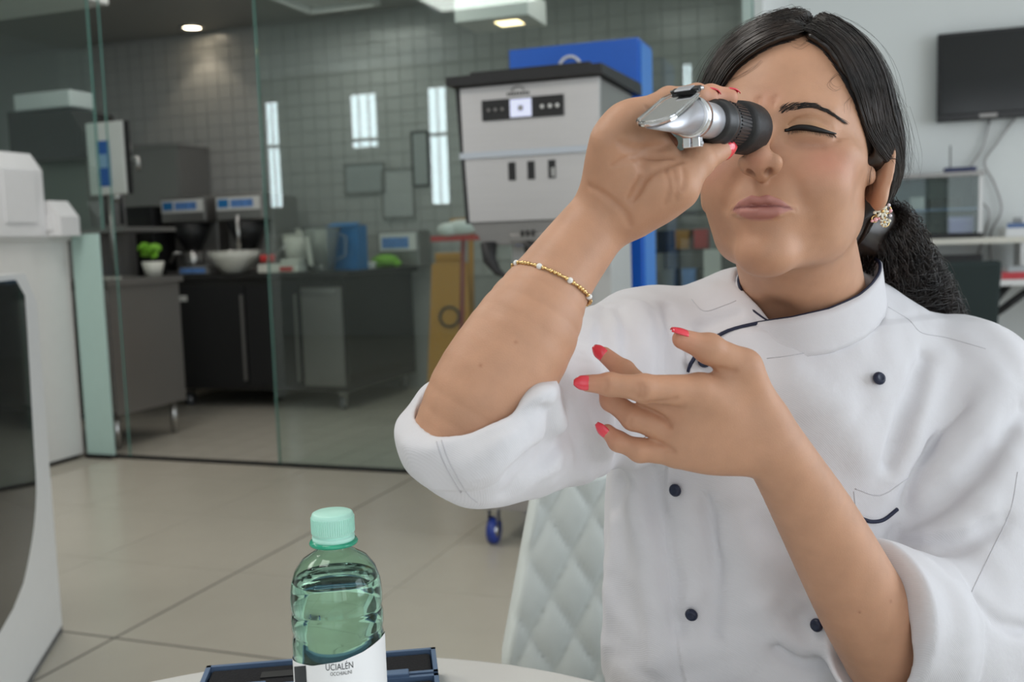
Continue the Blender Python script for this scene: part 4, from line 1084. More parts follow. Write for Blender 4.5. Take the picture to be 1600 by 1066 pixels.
# ---- chef jacket
_X0, _Y0, _F0 = cam_basis(0.0)
NR = -.32 * .92 * _X0 + .95 * .92 * _Y0 - .39 * _F0; NR /= np.linalg.norm(NR)
NL = -.88 * _X0 + .12 * _Y0 - .42 * _F0; NL /= np.linalg.norm(NL)
CR, CL = P(757, 616, .668), P(1368, 955, .785)
J0 = torso(0.0)
J0.u(Ell(P(1205, 640, .93), (.10, .09, .10)), .06)
def sleeve(main, stub, opening, nrm, inner, band, step):
    """loose sleeve; the turned-up end is cut off square at the opening and hollowed for the arm"""
    g = Grp()
    for a, b, r0, r1 in main: g.u(Cap(a, b, r0, r1), .03)
    st = Grp()
    for a, b, r0, r1 in stub: st.u(Cap(a, b, r0, r1), .02)
    st.isect(Half(opening, nrm), .006)
    cuff = Grp()
    for a, b, r0, r1 in stub: cuff.u(Cap(a, b, r0 + step, r1 + step), .02)
    cuff.isect(Half(opening - nrm * .001, nrm), .005); cuff.isect(Half(opening - nrm * band, -nrm), .003)
    g.u(st, .02); g.u(cuff, .002)
    for a, b, r0, r1 in inner: g.cut(Cap(a, b, r0, r1), .004)
    return g
SLV_R = sleeve([(SR, P(748, 676, .690), .060, .044), (P(975, 650, .88), P(805, 712, .70), .048, .029)], [(P(738, 668, .672), CR + NR * .03, .0500, .0545)],
               CR, NR, [(P(738, 650, .668), CR + NR * .02, .038, .0480), (P(762, 608, .668), P(850, 470, .684), .0400, .0330)], .036, .003)
SLV_L = sleeve([(SL, P(1470, 1000, .835), .064, .060), (P(1560, 760, .90), P(1520, 980, .85), .045, .05)], [(P(1462, 1000, .83), CL + NL * .03, .060, .055)],
               CL, NL, [(EL, CL + NL * .06, .046, .049)], .055, .0035)
J1 = Grp([('u', J0, 0)])
J1.u(SLV_R, .018); J1.u(SLV_L, .018)
# the cuts that keep the hands and neck free of cloth
J1.cut(Cap(P(1262, 498, .905), P(1262, 380, .90), .0632, .0632), .006)

_edge = trace_many(J1, catmull([(1078, 578), (1048, 680), (1040, 790), (1056, 991), (1076, 1090)], 16))
_ez = _edge[::-1, 2]; _ex = _edge[::-1, 0]
def flap(p, d):
    s = np.clip((p[..., 0] - np.interp(p[..., 2], _ez, _ex)) / .0016 + .5, 0, 1)
    w = np.clip((.93 - p[..., 1]) / .02, 0, 1) * np.clip((1.022 - p[..., 2]) / .004, 0, 1)
    return d - .0034 * s * s * (3 - 2 * s) * w
def ripple(p, d):
    x, y, z = p[..., 0], p[..., 1], p[..., 2]
    n = np.sin(61 * x + 37 * z + 3 * np.sin(29 * y + 17 * z)) * np.sin(47 * y - 53 * z + 2.2 * np.sin(41 * x)) + .5 * np.sin(113 * x - 71 * z + 2 * np.sin(83 * z)) * np.sin(97 * y + 59 * x)
    return d + .0011 * n
J2 = Grp([('u', J1, 0)]); J2.fn(flap)
# folds (sign +1 ridge, -1 valley): photograph points, radius, blend
FOLDS = [
 (-1, [(1510, 640), (1462, 690), (1426, 730), (1412, 790)], 0.0045, 0.016),
 (1, [(1560, 600), (1500, 690), (1440, 762)], 0.008, 0.022),
 (1, [(1470, 560), (1440, 640), (1408, 720), (1385, 770)], 0.007, 0.02),
 (-1, [(1440, 560), (1412, 640), (1385, 720)], 0.004, 0.018),
 (-1, [(1595, 640), (1540, 730), (1470, 800), (1410, 830)], 0.005, 0.02),
 (1, [(1598, 690), (1550, 770), (1490, 820), (1420, 838)], 0.007, 0.02),
 (-1, [(1398, 848), (1450, 862), (1503, 850), (1570, 812)], 0.0045, 0.016),
 (-1, [(1520, 935), (1560, 975), (1600, 985)], 0.003, 0.012),
 (1, [(1440, 880), (1490, 930), (1505, 1000), (1500, 1060)], 0.006, 0.02),
 (-1, [(1012, 735), (1026, 800), (1046, 890), (1056, 985)], 0.005, 0.02),
 (1, [(992, 740), (1002, 830), (1020, 930), (1030, 1040)], 0.008, 0.025),
 (-1, [(968, 640), (972, 720), (960, 800)], 0.004, 0.018),
 (1, [(962, 820), (955, 920), (945, 1040)], 0.006, 0.02),
 (-1, [(1105, 780), (1120, 880), (1115, 980)], 0.003, 0.02),
 (1, [(1150, 790), (1180, 900), (1200, 990)], 0.006, 0.03),
 (-1, [(1215, 1010), (1250, 1030), (1290, 1028)], 0.004, 0.016),
 (1, [(1222, 985), (1262, 1008), (1300, 1006)], 0.006, 0.016),
 (-1, [(860, 580), (884, 622), (902, 645), (909, 690), (935, 730)], 0.0055, 0.018),
 (1, [(838, 590), (862, 640), (872, 690), (866, 740)], 0.009, 0.022),
 (1, [(920, 560), (935, 620), (950, 690)], 0.008, 0.022),
 (-1, [(795, 770), (830, 735), (852, 700), (860, 640)], 0.003, 0.016),
 (-1, [(700, 705), (745, 690), (800, 665), (845, 640)], 0.0025, 0.014),
 (1, [(735, 740), (790, 715), (840, 690)], 0.005, 0.02),
 (-1, [(944, 478), (942, 520), (938, 560)], 0.0028, 0.012),
 (-1, [(966, 480), (980, 520), (984, 590)], 0.0028, 0.012),
 (1, [(1000, 480), (1012, 540), (1012, 600)], 0.006, 0.018),
 (-1, [(1042, 480), (1050, 530), (1046, 590)], 0.0025, 0.014),
 (-1, [(1090, 520), (1110, 506), (1150, 490)], 0.003, 0.012),
 (1, [(1240, 600), (1300, 640), (1340, 700)], 0.008, 0.03),
 (-1, [(905, 660), (860, 700), (800, 735)], 0.003, 0.018)]
SEAMS = [
 [(1080, 468), (1100, 486), (1130, 478), (1150, 470)],
 [(1388, 480), (1420, 500), (1440, 520), (1480, 528), (1540, 545)],
 [(1590, 738), (1578, 800), (1545, 870), (1518, 925)],
 [(1198, 560), (1240, 555), (1282, 545), (1330, 522), (1356, 505), (1378, 482)],
 [(690, 688), (702, 722), (728, 768), (745, 785)],
 [(682, 690), (694, 724), (720, 770)],
 [(1336, 764), (1376, 774), (1418, 748)],
 [(1334, 768), (1338, 800), (1345, 830)]]
for sg, pts, r, k in FOLDS:
    q = trace_many(J1, catmull(pts, 9))
    n = len(q); gq = grads(J1, q)
    rr = [r * (.25 + .75 * math.sin(math.pi * i / (n - 1))) for i in range(n)]
    if sg > 0: J2.u(Chain(q - gq * r * .55, rr), k)
    else: J2.cut(Chain(q + gq * r * .35, rr), k)
J2.fn(ripple)
V, Q = mesh_sdf(J2, (-.12, .55, .44), (.68, 1.17, 1.16), .0019)
m_cot, n_, l_, b_ = new_mat('white_cotton')
b_.inputs['Base Color'].default_value = (.705, .695, .725, 1); b_.inputs['Roughness'].default_value = .85
b_.inputs['Specular IOR Level'].default_value = .25; b_.inputs['Sheen Weight'].default_value = .12
tc = n_.new('ShaderNodeTexCoord'); wv = n_.new('ShaderNodeTexWave'); wv.inputs['Scale'].default_value = 330; wv.bands_direction = 'DIAGONAL'
l_.new(tc.outputs['Object'], wv.inputs['Vector'])
nz = n_.new('ShaderNodeTexNoise'); nz.inputs['Scale'].default_value = 38; nz.inputs['Detail'].default_value = 5
l_.new(tc.outputs['Object'], nz.inputs['Vector'])
b1 = n_.new('ShaderNodeBump'); b1.inputs['Strength'].default_value = .16; b1.inputs['Distance'].default_value = .0006; l_.new(wv.outputs['Fac'], b1.inputs['Height'])
b2 = n_.new('ShaderNodeBump'); b2.inputs['Strength'].default_value = .30; b2.inputs['Distance'].default_value = .004; l_.new(nz.outputs['Fac'], b2.inputs['Height'])
l_.new(b1.outputs[0], b2.inputs['Normal']); l_.new(b2.outputs[0], b_.inputs['Normal'])
jacket = link('jacket', np_mesh('jacket', V - PBASE, Q), m_cot, person)
tag(jacket, 'white cotton double-breasted chef jacket with rolled sleeves')
print('jacket', len(Q), round(time.time() - T0, 1))

m_navy = mat('navy_piping', (.012, .016, .045), .6, bump=.2, bscale=900)
m_btn = mat('navy_button', (.012, .018, .045), .38, noise=.3, nscale=300)
m_seam = mat('seam_thread', (.56, .55, .58), .9)
for pts in SEAMS:
    q = trace_many(J2, catmull(pts, 28)); q = q - grads(J2, q) * .0001
    MB().tube(q - PBASE, .00055, 6).build('seam', m_seam, jacket)
# collar: a standing band, the left end lapped over the right one
NCX, NCD = 1262, .905
def ring_pt(phi, r, y):
    d = NCD - r * math.cos(phi); px = NCX + r * math.sin(phi) * F_PX / d
    return P(px, y, d)
def band(tops, bots, n, r_t, r_b):
    ph = np.linspace(tops[0][0], tops[-1][0], n)
    yt = np.interp(ph, [t[0] for t in tops], [t[1] for t in tops]); yb = np.interp(ph, [t[0] for t in bots], [t[1] for t in bots])
    rows = []
    for k, w in enumerate(np.linspace(0, 1, 7)):
        rows.append([ring_pt(math.radians(a), r_t + (r_b - r_t) * w + .0015 * math.sin(3 * math.radians(a)) * w, y0 + (y1 - y0) * w) for a, y0, y1 in zip(ph, yt, yb)])
    return np.array(rows)
def shell(mb, rows, th):
    nr, nc, _ = rows.shape
    du = np.gradient(rows, axis=1); dv = np.gradient(rows, axis=0)
    nn = np.cross(du, dv); nn /= np.linalg.norm(nn, axis=-1, keepdims=True)
    allv = np.concatenate([rows.reshape(-1, 3), (rows - nn * th).reshape(-1, 3)])
    I = np.arange(nr * nc).reshape(nr, nc); O = I + nr * nc; fs = []
    for i in range(nr - 1):
        for j in range(nc - 1):
            fs.append((I[i, j], I[i + 1, j], I[i + 1, j + 1], I[i, j + 1])); fs.append((O[i, j], O[i, j + 1], O[i + 1, j + 1], O[i + 1, j]))
    bd = [(I[0, j], I[0, j + 1]) for j in range(nc - 1)] + [(I[i, nc - 1], I[i + 1, nc - 1]) for i in range(nr - 1)] + [(I[nr - 1, j + 1], I[nr - 1, j]) for j in range(nc - 1)][::-1] + [(I[i + 1, 0], I[i, 0]) for i in range(nr - 1)]
    for a, b in bd: fs.append((a, b, b + nr * nc, a + nr * nc))
    mb.add(allv - PBASE, fs, True)
over = band([(-44, 506), (-12, 497), (15, 484), (41, 463), (65, 437), (90, 413), (120, 398), (180, 392), (215, 400)],
            [(-44, 560), (-12, 562), (15, 552), (41, 528), (65, 498), (90, 478), (120, 460), (180, 452), (215, 460)], 80, .0655, .0715)
under = band([(-160, 402), (-120, 415), (-90, 436), (-75, 450), (-57, 478), (-35, 501), (-10, 520)],
             [(-160, 460), (-120, 475), (-90, 500), (-75, 516), (-57, 536), (-35, 552), (-10, 562)], 50, .0625, .0685)
mb = MB(); shell(mb, over, .0022); shell(mb, under, .0022)
mb.build('collar', m_cot, jacket)
for pts in (over[0], under[0]):
    MB().tube(pts - PBASE, .0016, 8).build('piping', m_navy, jacket)
for pts in ([(1207, 501), (1165, 510), (1130, 521), (1100, 541), (1084, 560), (1076, 582)], [(1347, 811), (1362, 815), (1380, 812), (1401, 796)]):
    q = trace_many(J2, catmull(pts, 18)); q = q + grads(J2, q) * .0006
    MB().tube(q - PBASE, .0017, 8).build('piping', m_navy, jacket)
def lathe_at(mb, prof, p, nrm, n=16): mb.lathe(prof, p - PBASE, frame(nrm), n=n); return mb
for (x, y) in [(1370, 593), (1058, 765), (1082, 958), (1101, 566), (1279, 976)]:
    p = trace(J2, x, y); nr_ = grads(J2, p[None])[0]
    prof = [(.0022, -.001), (.0024, .001), (.0046, .0016), (.0056, .0032), (.0056, .0042), (.0046, .0060), (.0030, .0068), (.0024, .0064), (0, .0064)]
    lathe_at(MB(), prof, p, nr_).build('button', m_btn, jacket)

# ---- finger nails
m_nail = mat('coral_nail_polish', (.83, .055, .085), .16, coat=.6)
def nail(tip, dirv, up, w, l, shift=.0, lift=0.0):
    """curved plate on the back of a fingertip; dirv along the finger, up = away from the nail bed"""
    z = np.array(dirv, float); z /= np.linalg.norm(z); y = np.array(up, float); y -= z * (y @ z); y /= np.linalg.norm(y); x = np.cross(y, z)
    nu, nv_ = 9, 9; rows = []
    for i in range(nv_):
        v = i / (nv_ - 1); row = []
        ww = w * (.84 + .16 * math.sin(math.pi * min(1, v * 1.2))) * (1 - max(0, v - .62) ** 2 * 3.6) * (1 - max(0, .2 - v) * 1.2)
        for j in range(nu):
            u = (j / (nu - 1) - .5) * 2; a = u * 1.0
            row.append(tip + x * (ww / 2) * math.sin(a) / math.sin(1.0) + y * (w * .62 * (math.cos(a) - 1) * .75 - .0009 * (2 * v - .7) ** 2 + lift) + z * (l * (v - .55) + shift))
        rows.append(row)
    mb = MB(); rows = np.array(rows); shell(mb, rows, -.0007)
    return mb
def nrm_(v): return v / np.linalg.norm(v)
NAILS = []
for side in 'RL':
    for i, (p, r) in enumerate(FING[side]):
        if side == 'R' and i > 2: continue
        d = nrm_(p[3] - p[2]); tip = p[3]; rr = r[3]
        if side == 'L':
            if i == 0: up = _Y0 * 1.0 - _F0 * .35 + _X0 * .1
            elif i == 1: up = -_F0 * 1.0 - _X0 * .3 + _Y0 * .1
            elif i == 2: up = -_F0 * .6 - _X0 * .7 + _Y0 * .3
            elif i == 3: up = -_F0 + _X0 * -.5
            else: up = -_F0 * .75 - _X0 * .75 - _Y0 * .1
        else:
            if i == 0: up = -_Y0 * .55 - _F0 * .85 + _X0 * .25
            elif i in (1, 2): up = _Y0 * 1.0 + _F0 * .15 + _X0 * .1
            else: up = _F0
        up = nrm_(up - d * (up @ d))
        k = 1.0 if i else 1.15
        nail(tip + up * (rr * .93), d, up, rr * 1.75, .0125 * k, shift=.0035, lift=.0006).build('fingernail', m_nail, person)

# ---- hair
XL = ([-200, 0, 20, 40, 54, 68.6, 81.7, 88, 92, 96], [-66, -66, -62, -52, -41, -30, -10, 4, 14, 20])     # z, x of the hairline (her right)
XR = ([-200, 2, 18, 31, 48, 67, 82, 88, 92, 96], [69, 69, 68, 63.5, 57, 47, 36, 28, 22, 20])                 # her left
def hair_cut(p, d):
    x, y, z = p[..., 0], p[..., 1], p[..., 2]
    sf = np.minimum(x - np.interp(z, *XL), np.interp(z, *XR) - x)
    sf = np.minimum(sf, (-14 - y) * .8)
    zb = np.interp(y, [-60, -12, 10, 22, 34, 46, 70], [5, 5, 3, -8, -28, -48, -62])
    s = np.maximum(sf, zb - z) * .8
    return -smin(-d, -s.astype(d.dtype), 7.0)
def hair_group():
    g = Grp()
    g.u(Ell((0, 10, 52), (79, 101, 88)))
    g.u(Ell((4, 42, 20), (76, 66, 66)), 20)
    g.u(Ell((62, 24, 22), (19, 40, 40)), 18)
    g.u(Ell((-62, 24, 22), (19, 40, 40)), 18)
    g.u(Ell((24, 74, -16), (32, 31, 37)), 16)
    g.cut(Cap((19, -70, 104), (16, 20, 144), 3.0, 3.0), 9)
    g.fn(hair_cut)
    g.fn(lambda p, d: d + .5 * np.sin(p[..., 1] * .55 + p[..., 2] * .3 + 2 * np.sin(p[..., 0] * .09)) * np.sin(p[..., 2] * .21 - p[..., 0] * .33))
    return g
HAIR = Xf(hair_group(), HR, HO)
Vh, Qh = mesh_sdf(HAIR, (.06, .70, 1.0), (.42, 1.06, 1.36), .0022)
rng = np.random.default_rng(5)
SURF = Grp()
for m_, n__, k_ in hair_group().ops[:6]: SURF.ops.append((m_, n__, k_))
def to_surf(p, it=6):
    for _ in range(it):
        d = SURF(p); e = .5
        g = np.stack([SURF(p + e * x) - SURF(p - e * x) for x in np.eye(3)], -1); g /= (np.linalg.norm(g, axis=-1, keepdims=True) + 1e-9)
        p = p - g * d[..., None]
    return p, g
def side_strands(A, B, N, M=26, amp=1.6):
    a = catmull(A, M); b = catmull(B, M)
    u = rng.random(N) ** 1.0
    p = a[None] * (1 - u[:, None, None]) + b[None] * u[:, None, None]
    ph = rng.random((N, 1)) * 6.28; tt = np.linspace(0, 1, M)[None]
    off = rng.normal(0, 1.2, (N, 1, 3)) + np.stack([np.sin(ph + 5 * tt), np.cos(ph * 1.7 + 4 * tt), np.sin(ph * 2.3 + 6 * tt)], -1) * amp * tt[..., None] ** .7
    p = p + off
    q, g = to_surf(p)
    lift = rng.normal(.15, .55, (N, 1)) + .5 * np.sin(tt * 3.1416)
    return q + g * lift[..., None]
G_ = (34, 98, -34)
AL = [(20, -66, 93), (37, -63.5, 82), (48, -62, 67), (58, -55, 48), (66, -42, 30), (74, -16, 16), (79, 8, 8), (76, 36, -8), (60, 74, -26), G_]
BL = [(16, 50, 132), (30, 66, 128), (46, 82, 110), (56, 92, 88), (60, 98, 66), (62, 102, 44), (60, 104, 24), (56, 104, 6), (46, 102, -14), G_]
AR = [(17, -66, 93), (-10, -77, 83), (-30, -75, 69), (-44, -70, 52), (-58, -58, 34), (-72, -30, 20), (-78, 4, 10), (-70, 44, -6), (-34, 92, -26), (10, 104, -36)]
BR = [(14, 50, 132), (-4, 66, 128), (-24, 82, 110), (-38, 94, 88), (-44, 100, 66), (-44, 104, 44), (-40, 106, 24), (-30, 108, 6), (-14, 110, -14), (10, 108, -36)]
S1 = side_strands(AL, BL, 2300); S2 = side_strands(AR, BR, 1500)
def H2W(p): return HO + (p * 1e-3) @ HR.T
def skin_strands(A, inward, N, M=12, span=.16):
    a = catmull(A, 80); out = []
    tg_ = np.gradient(a, axis=0); HG = HEAD.n
    k0 = rng.integers(2, 52, N); L = rng.integers(8, int(80 * span) + 8, N); dep = rng.random(N) * 5.5
    ax_ = np.array([a[np.clip(np.linspace(k, k + l, M).astype(int), 0, 79)] for k, l in zip(k0, L)])
    w_ = (1 - np.linspace(0, 1, M)) [None, :, None]
    p = ax_ + np.array(inward)[None, None] * dep[:, None, None] * (w_ - .35) + rng.normal(0, .7, (N, 1, 3))
    for _ in range(5):
        d = HG(p.astype(f32)); e = .6
        g = np.stack([HG((p + e * x).astype(f32)) - HG((p - e * x).astype(f32)) for x in np.eye(3)], -1); g /= (np.linalg.norm(g, axis=-1, keepdims=True) + 1e-9)
        p = p - g * (d[..., None] - .35 - 1.6 * (1 - w_))
    return p
S3 = skin_strands(AL, (-1.0, -.1, -.35), 420); S4 = skin_strands(AR, (.9, -.1, -.5), 420)
A5 = [(78, 14, 4), (77, 26, -6), (72, 40, -18), (64, 56, -28), (54, 72, -36), (46, 84, -42), (38, 94, -46), G_]
B5 = [(72, 60, 26), (70, 74, 16), (66, 84, 6), (60, 92, -4), (54, 97, -14), (48, 100, -22), (42, 102, -28), G_]
S5 = side_strands(A5, B5, 700)
paths = [H2W(S1), H2W(S2), H2W(S5)]
# tail of hair gathered low behind the ear
TAIL = np.array([P(1372, 342, .925), P(1384, 380, .945), P(1402, 418, .962), P(1432, 456, .985), P(1466, 496, 1.005), P(1492, 530, 1.02)])
TR = np.array([.020, .026, .026, .026, .020, .008])
tail = Grp()
for i in range(len(TAIL) - 1): tail.u(Cap(TAIL[i], TAIL[i + 1], TR[i] * .66, TR[i + 1] * .62), .012)
tail.u(Cap(H2W(np.array([(24, 78, -20)]))[0], TAIL[1], .023, .018), .02)
Vt, Qt = mesh_sdf(tail, (.2, .8, .9), (.58, 1.12, 1.24), .0028)
N, M = 1700, 30
tt = np.linspace(0, 1, M); c = catmull(TAIL, M); cr = np.interp(tt, np.linspace(0, 1, len(TR)), TR)
tg = np.gradient(c, axis=0); tg /= np.linalg.norm(tg, axis=1, keepdims=True)
e1 = np.cross(tg, [0, 0, 1.0]); e1 /= np.linalg.norm(e1, axis=1, keepdims=True); e2 = np.cross(tg, e1)
ang = rng.random(N) * 6.283; rad = .72 + .42 * rng.random(N) ** .6
wav = rng.random((N, 1)) * 6.283; fr = 9 + 7 * rng.random((N, 1)); am = .14 + .34 * rng.random((N, 1))
A_ = ang[:, None] + .9 * np.sin(fr * tt + wav) * tt + .5 * rng.normal(size=(N, 1)) * tt
R_ = (rad[:, None] + am * np.sin(fr * 1.3 * tt + wav * 2)) * cr[None]
L_ = .75 + .35 * rng.random((N, 1))
ti = np.clip(tt[None] * L_, 0, 1)
ci = np.stack([np.interp(ti, tt, c[:, k]) for k in range(3)], -1)
i1 = np.stack([np.interp(ti, tt, e1[:, k]) for k in range(3)], -1); i2 = np.stack([np.interp(ti, tt, e2[:, k]) for k in range(3)], -1)
paths_t = ci + R_[..., None] * (np.cos(A_)[..., None] * i1 + np.sin(A_)[..., None] * i2)
# loose flyaway hairs
def fly(N, A, B, M=18, lift=9):
    a = catmull(A, M); b = catmull(B, M); u = rng.random((N, 1, 1)); p = a[None] * (1 - u) + b[None] * u
    q, g = to_surf(p + rng.normal(0, 2, (N, 1, 3)))
    t_ = np.linspace(0, 1, M)[None, :, None]; a_ = rng.random((N, 1, 1)) * lift
    w_ = rng.normal(0, 1, (N, 1, 3)) * 7 * t_ * np.sin(t_ * 3 + rng.random((N, 1, 1)) * 6)
    q = q + g * a_ * t_ * (1.2 - .5 * t_) + w_
    q = q[:, :M, :]; return H2W(q)
F1 = fly(150, AL[:7], BL[:7]); F2 = fly(150, AR[:7], BR[:7], lift=16)
wisps = []
for (pts, n) in [([(1315, 112), (1300, 122), (1296, 132), (1306, 140), (1316, 136)], 3), ([(1362, 262), (1360, 280), (1358, 298), (1356, 306)], 8), ([(1140, 128), (1160, 118), (1176, 108), (1190, 96)], 5), ([(1330, 150), (1322, 162), (1322, 176)], 3), ([(1260, 66), (1246, 74), (1236, 70)], 3)]:
    for _ in range(n):
        wisps.append(catmull(np.array(pts) + rng.normal(0, 2.5, (1, 2)) + rng.normal(0, .8, (len(pts), 2)), 18))
wq = trace_many(HEADNECK, np.array(wisps).reshape(-1, 2)); wq = wq + grads(HEADNECK, wq) * .0006; wisps = wq.reshape(-1, 18, 3)
m_hair, n_, l_, b_ = new_mat('dark_brown_hair')
tc = n_.new('ShaderNodeTexCoord'); nz = n_.new('ShaderNodeTexNoise'); nz.inputs['Scale'].default_value = 45
l_.new(tc.outputs['Object'], nz.inputs['Vector']); rp = n_.new('ShaderNodeValToRGB')
rp.color_ramp.elements[0].color = (.008, .005, .004, 1); rp.color_ramp.elements[1].color = (.030, .018, .013, 1)
rp.color_ramp.elements[0].position = .35; rp.color_ramp.elements[1].position = .7
l_.new(nz.outputs['Fac'], rp.inputs[0]); l_.new(rp.outputs[0], b_.inputs['Base Color'])
b_.inputs['Roughness'].default_value = .36; b_.inputs['Specular IOR Level'].default_value = .55
hair = link('hair', np_mesh('hair', np.concatenate([Vh, Vt]) - PBASE, np.concatenate([Qh, Qt + len(Vh)])), m_hair, person)
sv = []; sq = []; n0 = 0
for pth, r0 in [(paths[0], .00036), (paths[1], .00036), (paths[2], .00036), (H2W(S3), .00016), (H2W(S4), .00016), (paths_t, .00034), (F1, .00011), (F2, .00011), (wisps, .00009)]:
    v_, q_ = strands_mesh(pth, r0); sv.append(v_); sq.append(q_ + n0); n0 += len(v_)
st = link('hair_strands', np_mesh('hair_strands', np.concatenate(sv) - PBASE, np.concatenate(sq)), m_hair, hair)
tag(st, kind='stuff')
# ---- brows and lashes
def brow(px, wid, n, up=(0, 1)):
    c = catmull(px, 40); out = []
    for _ in range(n):
        u = rng.random(); i = int(u * 39); w = np.interp(u, np.linspace(0, 1, len(wid)), wid)
        a = c[i] + np.array([rng.normal(0, 1.5), (rng.random() - .5) * w])
        dx = np.array([1.0, np.interp(u, [0, .3, .6, 1], [-.9, -.35, .25, .75])]); dx /= np.linalg.norm(dx)
        l = rng.uniform(9, 15); out.append(np.array([a, a + dx * l * .5, a + dx * l + np.array([0, .6])]))
    out = np.array(out); q = trace_many(HEADNECK, out.reshape(-1, 2)); g = grads(HEADNECK, q)
    q = (q + g * np.tile([.0002, .0008, .0007], len(out))[:, None]).reshape(-1, 3, 3)
    return q
bl = brow([(1218, 173), (1240, 168), (1265, 165), (1290, 173), (1316, 189)], [10, 10, 7, 4, 1.5], 270)
hr_ = np.array([(-x, y, z) for x, y, z in [(12, -90, 28), (22, -89, 31), (31, -86, 32.5), (42, -79, 30), (52, -66, 25)]])
qr = catmull(hr_, 40)[rng.integers(0, 40, 250)] + rng.normal(0, 1.6, (250, 3)) * (.6, 0, 1)
gr = np.array([(-3.2, 1.0, 1.4)] * 250); qr = np.stack([qr + (0, -1.5, 0), qr + gr + (0, -1.2, 0), qr + gr * 2 + (0, .2, 0)], 1)
for bb in (bl, H2W(qr)):
    v_, q_ = strands_mesh(bb, .00020); link('eyebrow', np_mesh('eyebrow', v_ - PBASE, q_), m_hair, person)
lc = catmull([(1228, 204), (1245, 201), (1265, 202), (1285, 206), (1303, 210)], 60)
kk = rng.integers(4, 60, 130); q = trace_many(HEADNECK, lc)[kk]; g = grads(HEADNECK, q)
l = rng.uniform(.0022, .0042, (130, 1)); s_ = (kk[:, None] / 60 - .35) * .8
lash = np.stack([q + g * .0002, q + g * l * .5 - _Y0 * l * .5 + _X0 * l * s_ * .5, q + g * l * .6 - _Y0 * l * .95 + _X0 * l * s_], 1)
v_, q_ = strands_mesh(lash, .00016)
link('eyelashes', np_mesh('eyelashes', v_ - PBASE, q_), m_hair, person)
lq = trace_many(HEADNECK, catmull([(1226, 204), (1245, 199.5), (1265, 200.5), (1285, 204.5), (1306, 209)], 30)); lq = lq + grads(HEADNECK, lq) * .0002
m_liner = mat('black_eyeliner', (.006, .005, .005), .5)
MB().tube(lq - PBASE, [.0005 + .0019 * math.sin(math.pi * min(1, (i + 3) / 32)) for i in range(30)], 8).build('eyeliner', m_liner, person)
print('hair', round(time.time() - T0, 1))

# ------------------------------------------------------------------ hand-held refractometer (person frame, axis from the eye towards the sample end)
EYEP, OBJ = P(1166, 201, .742), P(1017, 170, .604)
RA = OBJ - EYEP; RL = float(np.linalg.norm(RA)); RA = RA / RL
RF = frame(-RA, _Y0)                     # z from sample end to the eye; x roughly up
ref = empty('refractometer', W2R(EYEP), YAW, 'silver and black handheld refractometer held up to the eye', 'refractometer')
def rp(s, x=0.0, y=0.0): return EYEP + RA * s + RF[:, 0] * x + RF[:, 1] * y   # s metres from the eye end
def rlathe(prof, name, m, par, n=40):
    mb = MB(); mb.lathe([(r, -s) for r, s in prof], EYEP - EYEP, RF, n=n); return mb.build(name, m, par)
m_alu = mat('satin_aluminium', (.60, .61, .65), .42, .9, noise=.05, nscale=120)
m_chr = mat('bright_chrome', (.78, .79, .82), .22, 1.0)
m_rub = mat('black_rubber', (.012, .012, .013), .55, bump=.15, bscale=400)
m_blk = mat('black_plastic', (.018, .018, .020), .38)
m_clear = mat('clear_acrylic', (.93, .95, .97), .04, trans=1.0, ior=1.46)
eyecup = rlathe([(.0130, -.004), (.0180, -.006), (.0192, -.003), (.0195, .008), (.0188, .020), (.0176, .029), (.0100, .029)], 'eyecup', m_rub, ref)
grip = rlathe([(.0100, .029), (.0152, .029), (.0156, .031), (.0156, .053), (.0152, .055), (.0130, .055)], 'focus_grip', m_blk, ref)
for i in range(40):
    a = 2 * math.pi * i / 40
    mb = MB(); c = np.array([.0158 * math.cos(a), .0158 * math.sin(a), 0]); R2 = RF @ np.array([[math.cos(a), -math.sin(a), 0], [math.sin(a), math.cos(a), 0], [0, 0, 1]])
    mb.box(RF @ (c + np.array([0, 0, -.042])), (.0010, .0012, .019), R2).build('rib', m_blk, grip)
rlathe([(.0130, .055), (.0160, .0555), (.0163, .058), (.0160, .0605), (.0152, .0615), (.0152, .069), (.0132, .073), (.0110, .073)], 'grip_ring', m_blk, ref)
RB = .0122
rlathe([(.0100, .068), (RB, .070), (RB, .110), (.0100, .110)], 'barrel', m_alu, ref)
rlathe([(RB, .0990), (.0138, .0995), (.0138, .1065), (RB, .107)], 'clamp_ring', m_chr, ref)
# slanted head: a cylinder cut by a sloping plane, prism glass on the slope
S0, S1 = .109, .166
mb = MB(); n = 48; top = []; bot = []
for i in range(n):
    a = 2 * math.pi * i / n; x, y = (RB - .0004) * math.cos(a), (RB - .0004) * math.sin(a)
    bot.append(RF @ np.array([x, y, -.1075])); top.append(RF @ np.array([x, y, -(S0 + (RB - x) / (2 * RB) * (S1 - S0))]))
mb.add(bot + top, [(i, (i + 1) % n, n + (i + 1) % n, n + i) for i in range(n)] + [tuple(range(n))[::-1], tuple(range(n, 2 * n))], False)
ho = mb.build('prism_housing', m_alu, ref)
for k, pl in enumerate(ho.data.polygons): pl.use_smooth = k < n
sl = RF @ np.array([2 * RB, 0, S1 - S0]); sl /= np.linalg.norm(sl); sn = np.cross(RF[:, 1], sl); sn = sn if sn @ RF[:, 0] > 0 else -sn
SF = np.stack([sl, RF[:, 1], sn], 1)
mid = RF @ np.array([0, 0, -(S0 + S1) / 2])
def oval(L, Wd, n=36): return [(L * math.cos(2 * math.pi * i / n), Wd * math.sin(2 * math.pi * i / n)) for i in range(n)]
def slab(pts, h0, h1, name, m, par):
    mb = MB(); mb.prism(pts, 2, h0, h1); mb.v = [tuple(SF @ np.array(v) + mid) for v in mb.v]; return mb.build(name, m, par)
